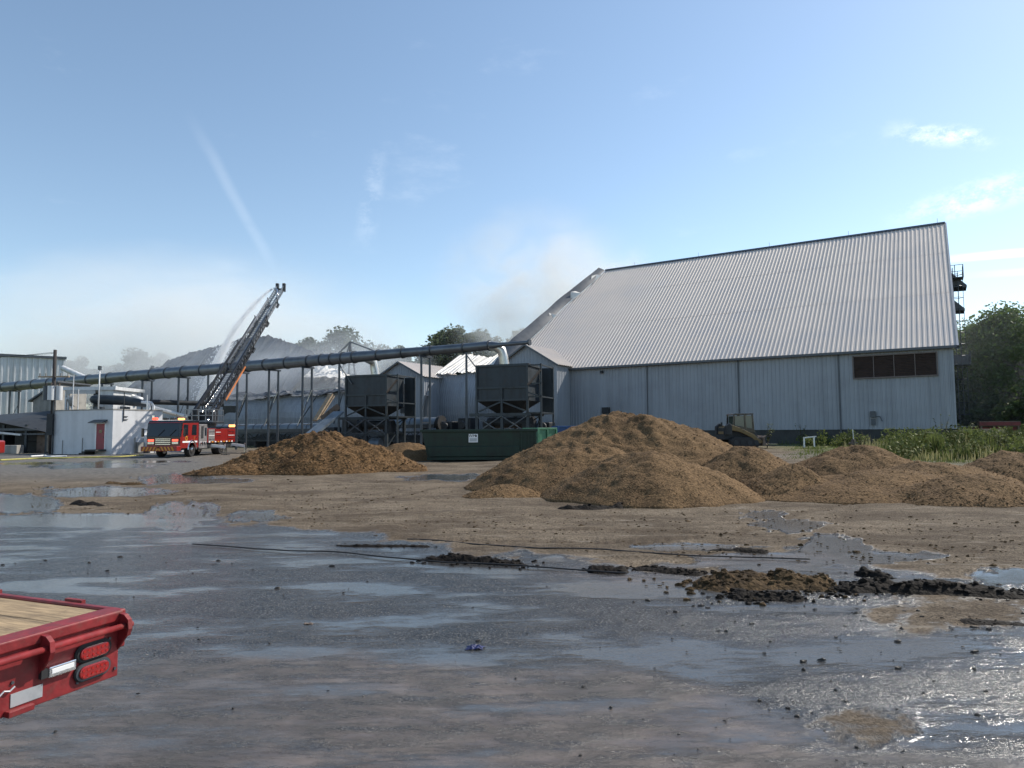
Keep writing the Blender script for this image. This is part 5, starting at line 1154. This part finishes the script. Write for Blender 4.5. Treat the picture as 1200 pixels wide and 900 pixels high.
# ------------------------------------------------------------------ skid steer
sq = P(868, 500, 44.0); sgz = gzf(sq.x, sq.y)
sk = thing('skid_steer', 'black and yellow tracked skid steer loader parked behind the mulch', 'loader', (sq.x, sq.y, sgz + .10), R(8))
def sprism(name, m, poly, y0, y1, bev=.03, par=None):
    o = MB().prism(poly, lambda p: (p[0], y0, p[1]), lambda p: (p[0], y1, p[1])).build(name, m, par or sk); bevel(o, bev); return o
for y0, y1 in ((-.85, -.45), (.45, .85)):
    tk = sprism('track', 'black', [(-1.05, .12), (-.9, 0), (.75, 0), (.95, .15), (.95, .40), (.75, .58), (-.85, .62), (-1.1, .45)], y0, y1, .05)
    for k in range(9): MB().bb(-.95 + k * .2, -.87 + k * .2, y0 + .01, y1 - .01, -.03, .02).build('tread', 'black', tk)
    for x in (-.75, -.3, .15, .6): MB().tube([(x, y0 - .02, .26), (x, y1 + .02, .26)], .16, 12).build('track_roller', 'dark', tk)
    yo = y0 - .06 if y0 < 0 else y0 + .06
    sprism('lift_arm', 'cat', [(-1.30, 1.28), (-1.12, 1.42), (-.4, 1.16), (.45, .78), (.85, .42), (1.15, .40), (1.15, .20), (.72, .22), (.28, .58), (-.5, .94), (-1.28, 1.08)], yo + .05, yo + .25, .02)
    sprism('arm_pivot', 'dark', [(-1.42, .75), (-1.0, .75), (-1.0, 1.35), (-1.15, 1.50), (-1.42, 1.30)], yo + .02, yo + .28, .04)
sprism('body', 'dark', [(-1.35, .45), (.75, .40), (.95, .60), (.75, .95), (-.7, 1.15), (-1.35, 1.20)], -.44, .44)
sprism('engine_cover', 'cat', [(-1.38, .8), (-.75, .85), (-.75, 1.25), (-1.3, 1.27)], -.40, .40)
sprism('cab_roof', 'fire_dark', [(-.72, 2.0), (.62, 2.03), (.66, 2.12), (-.60, 2.11), (-.74, 2.06)], -.5, .5, .02)
for y in (-.47, .41):
    for (a, b_) in (((-.72, 1.15), (-.66, 2.03)), ((.10, .98), (.06, 2.03)), ((.66, .90), (.58, 2.06))): sprism('cab_post', 'fire_dark', [(a[0] - .05, a[1]), (a[0] + .05, a[1]), (b_[0] + .05, b_[1]), (b_[0] - .05, b_[1])], y, y + .06, .01)
    sprism('side_window', 'glass_clear', [(-.62, 1.35), (.02, 1.25), (.0, 1.95), (-.58, 1.95)], y + .02, y + .035, .0); sprism('side_window', 'glass_clear', [(.16, 1.2), (.58, 1.08), (.53, 1.97), (.12, 1.97)], y + .02, y + .035, .0)
    sprism('cab_sill', 'fire_dark', [(-.75, 1.05), (.7, .85), (.7, 1.12), (.1, 1.22), (-.72, 1.36)], y + .001, y + .055, .01)
sprism('seat', 'dark', [(-.35, .9), (.05, .9), (.05, 1.05), (-.2, 1.1), (-.3, 1.55), (-.42, 1.55)], -.25, .25)
sprism('bucket', 'rusty', [(1.0, .05), (1.85, .0), (1.85, .04), (1.2, .10), (1.12, .55), (1.25, .68), (1.2, .70), (1.02, .58)], -.95, .95, .01)
MB().bb(1.25, 1.95, -.97, .97, .13, .18).build('bucket_edge', 'chrome', sk)
for y in (-.3, .3): MB().tube([(.55, y, .7), (1.08, y, .5)], .05, 8).build('tilt_cylinder', 'chrome', sk)
MB().tube([(-1.2, .2, 1.2), (-1.2, .2, 1.55)], .06, 8).build('exhaust', 'dark', sk)

# ------------------------------------------------------------------ red trailer in the foreground
Yc = 3.22; cq = P(140, 718, Yc); e_ = Vector((.37, .929, 0)).normalized()
trz = math.atan2(-e_.y, -e_.x)                          # local x runs from the far rear corner back toward the near one; local y = inboard
tl = thing('flatbed_trailer', 'rear corner of a red flatbed trailer with wooden deck', 'trailer', (cq.x, cq.y, 0), trz)
inv = wm(tl).inverted()
# local frame: x along the rear edge (0 = far right corner), y<0 is inboard (deck), rear face at y=0 -> check sign
LYs = -1.0 if (inv.to_3x3() @ Vector((-.929, .37, 0))).y < 0 else 1.0
ZT = cq.z; W_ = 2.45
def tb(x0, x1, a0, a1, z0, z1): y0, y1 = sorted((LYs * a0, LYs * a1)); return MB().bb(x0, x1, y0, y1, z0, z1)   # a = metres inboard (negative = behind the rear face)
def rear_uv(px, py, a=0.):
    d = inv.to_3x3() @ ray(px, py); o = inv @ CAM; k = (LYs * a - o.y) / d.y; q = o + d * k; return q.x, q.z
PB = rear_uv(142, 790)[1]
bevel(tb(0, W_, 0, .03, PB, ZT - .02).build('rear_panel', 'trailer_red', tl), .004)
bevel(tb(-.012, W_, -.012, .10, ZT - .035, ZT + .012).build('rear_rail', 'trailer_red', tl), .008, 3)
bevel(tb(-.035, .0, .0, 6.0, ZT - .16, ZT + .012).build('side_rail', 'trailer_red', tl), .008, 3)
tb(.0, .03, .03, 5.9, PB + .02, ZT - .05).build('side_panel', 'trailer_red', tl)
for k in range(11):
    x0 = .004 + k * .222; o = tb(x0 + .003, x0 + .217, .104, 5.9, ZT - .035, ZT + .002 + .002 * (k % 3)).build('deck_plank', 'deck_wood', tl); bevel(o, .005)
tb(0, W_, .06, 5.9, ZT - .10, ZT - .045).build('deck_joists', 'dark', tl)
# rub rail with end gussets
zr0 = ZT - .052
yb_ = -.046
MB().tube([(-.03, LYs * yb_, zr0), (W_, LYs * yb_, zr0)], .0135, 10).build('rub_rail', 'trailer_red', tl, True)
for x in (.0, rear_uv(48, 757, 0)[0], 1.4, 2.1):
    poly = [(.0, ZT - .005), (-.040, ZT - .008), (-.064, ZT - .025), (-.070, ZT - .065), (-.058, ZT - .095), (.0, ZT - .165)]
    o = MB().prism(poly, lambda p: (x - .006, LYs * p[0], p[1]), lambda p: (x + .006, LYs * p[0], p[1])).build('gusset', 'trailer_red', tl); bevel(o, .003)
    MB().prism([(-.001, .002), (-.042, -.003), (-.068, -.023), (-.074, -.065), (-.061, -.098), (-.056, -.095), (-.069, -.064), (-.063, -.026), (-.039, -.009), (-.001, -.004)], lambda p: (x - .010, LYs * p[0], ZT + p[1]), lambda p: (x + .010, LYs * p[0], ZT + p[1])).build('gusset_flange', 'trailer_red', tl)
def stadium(cx, cz, hw_, hh, n=10):
    pts = []
    for k in range(n + 1): a = -math.pi / 2 + math.pi * k / n; pts.append((cx + hw_ - hh + hh * math.cos(a), cz + hh * math.sin(a)))
    for k in range(n + 1): a = math.pi / 2 + math.pi * k / n; pts.append((cx - hw_ + hh + hh * math.cos(a), cz + hh * math.sin(a)))
    return pts
def plate(name, m, poly, a0, a1, par, bev=.0):
    o = MB().prism(poly, lambda p: (p[0], LYs * a0, p[1]), lambda p: (p[0], LYs * a1, p[1])).build(name, m, par)
    if bev: bevel(o, bev)
    return o
for (px, py, lab) in ((108, 762, 0), (107, 784, 1)):
    cx, cz = rear_uv(px, py); lt = plate('tail_light', 'black', stadium(cx, cz, .086, .040), .0, -.014, tl, .005)
    plate('trim_ring', 'black', stadium(cx, cz, .080, .034), -.014, -.017, lt, .0) if not lab else plate('trim_ring', 'steel', stadium(cx, cz, .081, .0345), -.014, -.0165, lt, .0)
    plate('lens', 'lens', stadium(cx, cz, .070, .027), -.014, -.024, lt, .004)
    for i in range(6):
        for j in (-1, 1): q0, q1 = cx - .052 + i * .021, cz + j * .011; MB().tube([(q0, LYs * -.024, q1), (q0, LYs * -.0255, q1)], .006, 8).build('led', 'lens_spot', lt)
cx, cz = rear_uv(69, 783); pl_ = plate('marker_light', 'chrome', [(cx - .062, cz - .022), (cx + .055, cz - .022), (cx + .055, cz + .022), (cx - .062, cz + .022)], 0, -.022, tl, .004)
plate('bracket', 'black', [(cx + .055, cz - .018), (cx + .085, cz - .018), (cx + .085, cz + .018), (cx + .055, cz + .018)], 0, -.018, pl_); plate('lens', 'white', [(cx - .05, cz - .006), (cx + .045, cz - .006), (cx + .045, cz + .012), (cx - .05, cz + .012)], -.022, -.025, pl_)
cx, cz = rear_uv(31, 815); plate('reflector_plate', 'tape', [(cx - .063, cz - .026), (cx + .063, cz - .026), (cx + .063, cz + .026), (cx - .063, cz + .026)], 0, -.003, tl)
cx, cz = rear_uv(20, 832); plate('bracket', 'trailer_red', [(cx - .05, cz - .012), (cx + .05, cz - .012), (cx + .05, cz + .012), (cx - .05, cz + .012)], 0, -.03, tl, .003)
cx, cz = rear_uv(3, 812); MB().tube([(cx - .04, LYs * -.008, cz + .012), (cx - .02, LYs * -.01, cz), (cx, LYs * -.008, cz + .006), (cx + .02, LYs * -.01, cz - .008)], .004, 6).build('safety_clip', 'tape', tl)
for (px, py) in ((134, 783), (60, 770), (14, 800), (90, 800), (128, 748)):
    cx, cz = rear_uv(px, py); MB().tube([(cx, LYs * .0, cz), (cx, LYs * -.006, cz)], .007, 6).build('bolt', 'steel', tl)
for k in range(6): tb(-.055, -.035, .3 + k * .62, .42 + k * .62, ZT - .13, ZT + .022).build('stake_pocket', 'trailer_red', tl)
for s in (.35, 2.1):
    for a in (3.2, 4.2): MB().tube([(s - .12, LYs * a, .38), (s + .12, LYs * a, .38)], .38, 20).build('wheel', 'black', tl, 'auto')
tb(.7, .8, .1, 7.5, .45, .62).build('chassis_beam', 'trailer_red', tl); tb(1.65, 1.75, .1, 7.5, .45, .62).build('chassis_beam', 'trailer_red', tl); tb(.1, 2.3, 3.6, 3.72, .36, .46).build('axle', 'dark', tl)
# ------------------------------------------------------------------ trees
def tree(name, label, x, y, h, cr, n_clump, leaves, leaf, m, seed, group, base=.35, asp=.8, zg=0., open_=.5):
    rg = np.random.default_rng(seed); rr = random.Random(seed)
    t = thing(name, label, 'tree', (x, y, zg), 0, group)
    tk = MB(); top = h * .78; pts = []; px_, py_ = 0, 0
    for k in range(8):
        pts.append((px_, py_, -.3 + (top + .3) * k / 7)); px_ += rr.uniform(-.03, .03) * h * .3; py_ += rr.uniform(-.03, .03) * h * .3
    r0 = h * .022; tk.tube(pts, 0, 8, True, [r0 * (1.25 - .15 * k) if k < 8 else r0 * .2 for k in range(8)])
    cl = []
    zc = h * (base + 1) / 2; hz = h * (1 - base) / 2
    for k in range(n_clump):
        while True:
            v = rg.uniform(-1, 1, 3)
            if np.linalg.norm(v) < 1: break
        v = v / max(1e-3, np.linalg.norm(v)) * np.linalg.norm(v) ** .45
        c = np.array([v[0] * cr * (1 - .3 * max(0, v[2])), v[1] * cr * (1 - .3 * max(0, v[2])), zc + v[2] * hz]); cl.append((c, cr * rg.uniform(.16, .34)))
    for c, r_ in cl[:max(6, n_clump // 3)]:
        k = rr.randrange(2, 7); a = Vector(pts[k]); b = Vector(c); mid_ = (a + b) / 2 + Vector((0, 0, -.06 * h * rr.random())); tk.tube([a, mid_, b], 0, 5, True, [r0 * .5, r0 * .3, r0 * .08])
    tk.build('trunk', 'bark', t, True)
    P0 = []
    for c, r_ in cl:
        k = leaves; d = rg.normal(size=(k, 3)); d /= np.linalg.norm(d, axis=1, keepdims=True); q = c + d * r_ * (rg.random((k, 1)) ** .45) * [1.15, 1.15, asp]; P0.append(q)
    P0 = np.vstack(P0); K = len(P0); s_ = leaf * (.6 + .8 * rg.random((K, 1)))
    d1 = rg.normal(size=(K, 3)) * [1, 1, .6]; d1 /= np.linalg.norm(d1, axis=1, keepdims=True); d2 = np.cross(d1, rg.normal(size=(K, 3))); d2 /= np.linalg.norm(d2, axis=1, keepdims=True)
    VV = np.stack([P0 - d1 * s_, P0 + d2 * s_ * .55, P0 + d1 * s_, P0 - d2 * s_ * .55], 1).reshape(-1, 3)
    npmesh('crown', VV, np.arange(K * 4).reshape(-1, 4), m, t, False)
    return t
TG = 'trees beyond the right end of the barn'
for i, (px, top, Y, cr, lab) in enumerate(((1192, 366, 62, 5.2, 'tall leafy tree at the right border, highest of the right group'),
                                          (1146, 384, 72, 5.6, 'dense green tree just right of the barn ladder'),
                                          (1122, 392, 84, 5.6, 'dark tree half hidden behind the barn corner ladder'),
                                          (1240, 372, 70, 6.0, 'broad tree leaning in from beyond the right border'),
                                          (1172, 384, 88, 6.0, 'dark tree filling the gap between the two front right trees'))):
    q = P(px, top, Y); tree('leafy_tree', lab, q.x, q.y, q.z - .4, cr * 1.15, 110, 260, .17, 'leaf', 100 + i, TG, base=.08, zg=.4)
for i, (px, py, Y) in enumerate(((1135, 470, 66), (1175, 468, 60), (1205, 466, 58), (1155, 474, 74))):
    q = P(px, py, Y); tree('shrub', ('dark shrub at the foot of the barn ladder', 'shrub behind the red equipment on the right', 'shrub touching the right border under the tall tree', 'shrub in the shade between right trees')[i], q.x, q.y, q.z - .3, 2.6, 26, 160, .2, 'leaf', 130 + i, 'shrubs under the right trees', base=.0, zg=.3)
BG = 'trees in smoke behind the burnt barn'
for i, (px, top, Y, cr, lab) in enumerate(((404, 385, 150, 6.6, 'round hazy tree rising behind the bent truss'),
                                          (368, 398, 150, 5.5, 'hazy tree left of the round one behind the smoke'),
                                          (347, 408, 140, 3.6, 'small hazy tree at the right slope of the sunken roof'),
                                          (440, 404, 165, 6.0, 'hazy tree between the bent truss and the left annex'),
                                          (464, 401, 160, 4.2, 'grey tree above the left annex gable'),
                                          (536, 387, 140, 6.6, 'dark umbrella-shaped tree above the duct'),
                                          (564, 391, 140, 5.0, 'smoky tree touching the right side of the umbrella-shaped one'),
                                          (516, 402, 145, 3.6, 'small dark tree left of the umbrella-shaped one'),
                                          (611, 383, 150, 3.4, 'thin tree peeping out at the torn barn edge'),
                                          (160, 411, 175, 6.0, 'dark hazy tree far behind the white block'),
                                          (190, 414, 190, 4.5, 'faint pale tree right of the dark hazy one'),
                                          (91, 419, 190, 5.0, 'faint smoky tree right of the utility pole'),
                                          (133, 430, 190, 5.0, 'low hazy tree left of the dark hazy one'),
                                          (588, 420, 150, 5.0, 'low tree behind the roof remnant'),
                                          (490, 425, 150, 5.0, 'low tree behind the gap between the annexes'))):
    q = P(px, top, Y); tree('far_tree', lab, q.x, q.y, q.z, cr * 1.15, 70, 120, .36, 'leaf_far', 200 + i, BG, base=.28 if i not in (5, 6) else .55, asp=.7)
# ------------------------------------------------------------------ weeds and grass on the right
def blades(name, label, n, region, hmin, hmax, w_, m, seed, lean=.5, clump=0):
    rg = np.random.default_rng(seed); x, y, k = region(rg, n); K = len(x)
    z = gz(x, y); h = (hmin + (hmax - hmin) * rg.random(K) ** 1.6) * k; a = rg.random(K) * 2 * np.pi; l = lean * h * rg.random(K)
    ww = w_ * (.6 + .8 * rg.random(K)); b0 = np.stack([x, y, z - .02], 1); side = np.stack([-np.sin(a), np.cos(a), 0 * a], 1) * ww[:, None]; dirv = np.stack([np.cos(a), np.sin(a), 0 * a], 1)
    m1 = b0 + dirv * (l * .35)[:, None] + np.stack([0 * h, 0 * h, h * .6], 1); t1 = b0 + dirv * l[:, None] + np.stack([0 * h, 0 * h, h], 1)
    VV = np.stack([b0 - side, b0 + side, m1 + side * .8, m1 - side * .8, t1], 1).reshape(-1, 3); i = np.arange(K)[:, None] * 5
    me = bpy.data.meshes.new(name); F_ = np.concatenate([np.concatenate([i, i + 1, i + 2], 1), np.concatenate([i, i + 2, i + 3], 1), np.concatenate([i + 3, i + 2, i + 4], 1)])
    o = npmesh(name, VV, F_, m, None, False); tag(o, label, None, None, 'stuff'); return o
def reg_band(px0, px1, ynear, yfar, hmap):
    def f(rg, n):
        Y = ynear + (yfar - ynear) * rg.random(n); px = px0 + (px1 - px0) * rg.random(n); X = (px - 600) / F_PX * Y; k = hmap(px, Y, X); keep = k > .05
        return X[keep], Y[keep], k[keep]
    return f
patch = lambda X, Y: .42 + 1.25 * fbm(X * .75, Y * .75, 3)
blades('tall_weeds', 'tall green weeds growing along the barn foot on the right', 34000, reg_band(1015, 1260, 31, 45, lambda px, Y, X: np.clip(patch(X, Y), .15, 1.4) * sstep(1010, 1050, px)), .3, 1.15, .028, 'weed', 1, .35)
blades('tall_weeds', 'straw coloured stalks among the weeds on the right', 6000, reg_band(985, 1260, 30, 46, lambda px, Y, X: np.clip(patch(X + 20, Y), .1, 1.3)), .3, .95, .014, 'weed_dry', 2, .4)
blades('short_grass', 'short yellow-green grass strip before the barn wall', 16000, reg_band(905, 1260, 29.5, 47, lambda px, Y, X: np.clip(patch(X + 9, Y + 3), 0, 1.2) * sstep(900, 960, px)), .08, .34, .016, 'weed', 3, .6)
blades('short_grass', 'weeds growing against the dark barn footing', 9000, reg_band(880, 1130, 43, 52, lambda px, Y, X: np.clip(patch(X + 9, Y + 3), 0, 1.3) * (np.abs((Y - 48) + (X - 31.1) * .62 + 1.6) < 1.4)), .2, .95, .02, 'weed', 4, .4)
blades('far_grass', 'rough grass between the barn end and the right trees', 14000, reg_band(1090, 1290, 45, 70, lambda px, Y, X: np.clip(patch(X, Y), .1, 1.2) * ((Y - 48) + (X - 31.1) * .62 > -3)), .15, .6, .025, 'weed', 5, .5)
def leaf_clumps(name, label, spots, m, seed):
    rg = np.random.default_rng(seed); PP = []; S_ = []
    for (x, y, h, r_, n) in spots:
        d = rg.normal(size=(n, 3)); d /= np.linalg.norm(d, axis=1, keepdims=True); q = d * rg.random((n, 1)) ** .5 * [r_, r_, h * .55]; q[:, 2] = np.abs(q[:, 2] + h * .45); PP.append(q + [x, y, gzf(x, y)]); S_.append(np.full((n, 1), 1.0))
    P0 = np.vstack(PP); K = len(P0); s_ = .075 * (.5 + rg.random((K, 1))); d1 = rg.normal(size=(K, 3)); d1 /= np.linalg.norm(d1, axis=1, keepdims=True); d2 = np.cross(d1, rg.normal(size=(K, 3))); d2 /= np.linalg.norm(d2, axis=1, keepdims=True)
    o = npmesh(name, np.stack([P0 - d1 * s_, P0 + d2 * s_ * .5, P0 + d1 * s_, P0 - d2 * s_ * .5], 1).reshape(-1, 3), np.arange(K * 4).reshape(-1, 4), m, None, False); return tag(o, label, None, None, 'stuff')
_rg = random.Random(77); sp1 = []; sp2 = []
for k in range(120):
    Y = _rg.uniform(31, 46); px = _rg.uniform(1038, 1250); X = (px - 600) / F_PX * Y; (sp1 if k % 3 else sp2).append((X, Y, _rg.uniform(.5, 1.5) * (.7 + .3 * (px > 1040)), _rg.uniform(.3, .8), _rg.randrange(120, 300)))
for k in range(40):
    Y = _rg.uniform(44, 49); px = _rg.uniform(930, 1110); X = (px - 600) / F_PX * Y
    if (Y - 48) + (X - 31.1) * .62 < -.8: sp1.append((X, Y, _rg.uniform(.4, 1.3), _rg.uniform(.3, .6), _rg.randrange(80, 200)))
leaf_clumps('weed_foliage', 'dense olive green weed foliage in the bank by the barn', sp1, 'weed', 5)
M['weed_lime'] = mat('weed_lime', (.15, .155, .05), .7, 0, .4, 1.0, spec=.2)
leaf_clumps('weed_foliage', 'yellow-green weed tufts scattered through the bank', sp2, 'weed_lime', 6)
# leafy weeds built as plants
def plant(label, px, Y, h, seed, m='weed', spread=.4, n=26):
    q = P(px, 500, Y); rg = random.Random(seed); t = thing('leafy_weed', label, 'plant', (q.x, q.y, gzf(q.x, q.y)), 0, 'leafy weeds near the barn'); st = MB(); lf = MB()
    for k in range(5):
        a = rg.uniform(0, 6.3); d = spread * rg.uniform(.2, 1); tip = Vector((math.cos(a) * d, math.sin(a) * d, h * rg.uniform(.7, 1))); st.tube([(0, 0, -.05), tip * .5 + Vector((0, 0, .1)), tip], 0, 4, True, [.02, .015, .006])
        for j in range(n):
            p = tip * rg.uniform(.25, 1.0) + Vector((0, 0, .06)); b = rg.uniform(0, 6.3); L = rg.uniform(.10, .22); o_ = Vector((math.cos(b), math.sin(b), rg.uniform(-.2, .5))) * L; sd = Vector((-math.sin(b), math.cos(b), 0)) * L * .28
            lf.add([p, p + o_ * .5 + sd, p + o_, p + o_ * .5 - sd], [(0, 1, 2, 3)])
    st.build('stem', 'bark', t); lf.build('foliage', m, t); return t
for i, (px, Y, h, lab) in enumerate(((1104, 46.5, 2.2, 'tall leafy sapling against the barn corner'), (1133, 46, 1.6, 'yellow-green bush just right of the barn corner'), (938, 49.0, 1.6, 'dark bush against the barn footing'), (898, 44, 1.6, 'thin weed beside the skid steer bucket'), (1040, 40, 1.2, 'leafy weed patch below the electric box'), (1078, 38.5, 1.3, 'leafy weed in the middle of the weed bank'), (1010, 39, .9, 'low leafy weed beside the hydrant'), (1170, 36, 1.1, 'leafy weed at the right end of the bank'), (960, 47, .9, 'bush beside the white barrier frame'))):
    plant(lab, px, Y, h, 300 + i, 'weed' if i != 2 else 'leaf', .55)
# ------------------------------------------------------------------ small things by the barn
q = P(950, 515, 44); bar = thing('white_barrier', 'small white pipe barrier standing in the grass', 'barrier', (q.x, q.y, gzf(q.x, q.y)), R(15))
MB().bar((-.55, 0, .62), (.42, 0, .70), .07).build('rail', 'siding_pale', bar); MB().bar((-.5, 0, -.1), (-.5, 0, .62), .07).build('post', 'white', bar); MB().bar((.25, 0, -.1), (.25, 0, .68), .07).build('post', 'white', bar)
q = P(1000, 520, 39); hy = thing('fire_hydrant', 'dark red hydrant with marker rod in the grass', 'hydrant', (q.x, q.y, gzf(q.x, q.y)))
MB().tube([(0, 0, -.05), (0, 0, .45), (0, 0, .55), (0, 0, .62)], 0, 12, True, [.13, .13, .10, .03]).build('barrel', 'rusty', hy, 'auto'); MB().tube([(-.24, 0, .36), (.24, 0, .36)], .07, 10).build('nozzle', 'rusty', hy, 'auto'); MB().tube([(.02, 0, .6), (.0, 0, 1.15)], .02, 5).build('marker_rod', 'white', hy)
ts = thing('timber_stack', 'small stack of weathered timbers in the weeds', 'timber', (P(1152, 500, 48).x, 48, .5), R(-8))
for j in range(2):
    for i in range(3): MB().bb(-1.6, 1.5 - .1 * i, -.5 + i * .34, -.22 + i * .34, .55 + j * .3, .80 + j * .3).build('timber', 'wood', ts)
for x in (-1.1, 1.0): MB().bb(x - .1, x + .1, -.5, .55, -.1, .545).build('bearer', 'wood', ts)
rt = thing('red_equipment', 'rusty red farm machine frame parked under the right trees', 'machine', (P(1172, 500, 55).x, 55, .45))
hw_ = 1.65
MB().bb(-hw_, hw_, 0, .25, 1.35, 1.75).build('top_beam', 'rusty', rt)
M['old_red'] = mat('old_red_paint', (.16, .035, .035), .75, 0, .4, 2, bump=.1)
MB().bb(-hw_ + .1, hw_ - .1, .3, .9, .95, 1.3).build('hopper_box', 'old_red', rt); MB().bb(-hw_, hw_, -.06, -.001, 1.40, 1.68).build('side_board', 'old_red', rt); MB().bb(-hw_, hw_, 0, .15, .62, .72).build('lower_beam', 'rusty', rt)
for x in (-1.5, -.5, .5, 1.5): MB().bb(x - .06, x + .06, 0, .12, .72, 1.35).build('upright', 'rusty', rt)
for x in (-1.2, 1.2): MB().tube([(x - .12, .5, .4), (x + .12, .5, .4)], .42, 18).build('wheel', 'black', rt, 'auto')
# fallen end of a second trailer behind
pk = thing('parked_car', 'pale car seen between the barn corner and red machine', 'car', (P(1130, 500, 62).x, 62, .4), R(5))
bevel(MB().prism([(-2.1, .3), (2.1, .3), (2.15, .75), (1.3, .9), (.8, 1.4), (-.9, 1.42), (-1.6, .95), (-2.15, .85)], lambda p: (p[0], -.85, p[1]), lambda p: (p[0], .85, p[1])).build('body', 'siding_pale', pk), .08)
bevel(MB().prism([(-1.45, .95), (1.15, .93), (.72, 1.33), (-.82, 1.35)], lambda p: (p[0], -.86, p[1]), lambda p: (p[0], .86, p[1])).build('windows', 'glass', pk), .0)
for x in (-1.35, 1.35):
    for y in (-.75, .75): MB().tube([(x, y - .1, .33), (x, y + .1, .33)], .33, 16).build('wheel', 'black', pk, 'auto')
# ------------------------------------------------------------------ smoke
def smoke(name, label, c, size, m):
    bm = bmesh.new(); bmesh.ops.create_icosphere(bm, subdivisions=3, radius=1.0); me = bpy.data.meshes.new(name); bm.to_mesh(me); bm.free(); me.materials.append(m)
    o = bpy.data.objects.new(name, me); link(o); o.location = c; o.scale = size; return tag(o, label, None, None, 'stuff')
sm1 = vol_mat('smoke_bank', .10, (.995, .998, 1.0), 2.6, .36, .70, base=.25, fall=(.15, .98))
sm2 = vol_mat('smoke_plume', .30, (1.0, .99, .975), 2.4, .40, .68, base=.04, fall=(.1, .98))
sm3 = vol_mat('smoke_low', .11, (.90, .945, 1.0), 3.0, .34, .66, base=.22, fall=(.2, .98))
q = P(1170, 440, 58); smoke('thin_smoke', 'thin smoke haze drifting before the right trees', (q.x + 4, q.y + 2, 5), (17, 6, 11), vol_mat('smoke_thin', .022, (.93, .96, 1.0), 1.5, .2, .7, base=.6, fall=(.3, .98)))
q = P(190, 395, 168); smoke('smoke_bank', 'pale smoke bank drifting over the burnt barn', (q.x, q.y, q.z - 4), (82, 27, 31), sm1)
q = P(655, 338, 94); smoke('smoke_plume', 'tan smoke plume rising beside the torn barn roof', (q.x - 2, q.y, q.z - 2), (19, 12, 16), sm2)
q = P(300, 445, 93); smoke('low_smoke', 'bluish smoke lying among the collapsed roof sheets', (q.x, q.y, q.z), (30, 7, 8.5), sm3)
q = P(420, 425, 118); smoke('low_smoke', 'smoke curling round the bent truss', (q.x, q.y, q.z - 1), (16, 10, 10), sm3)
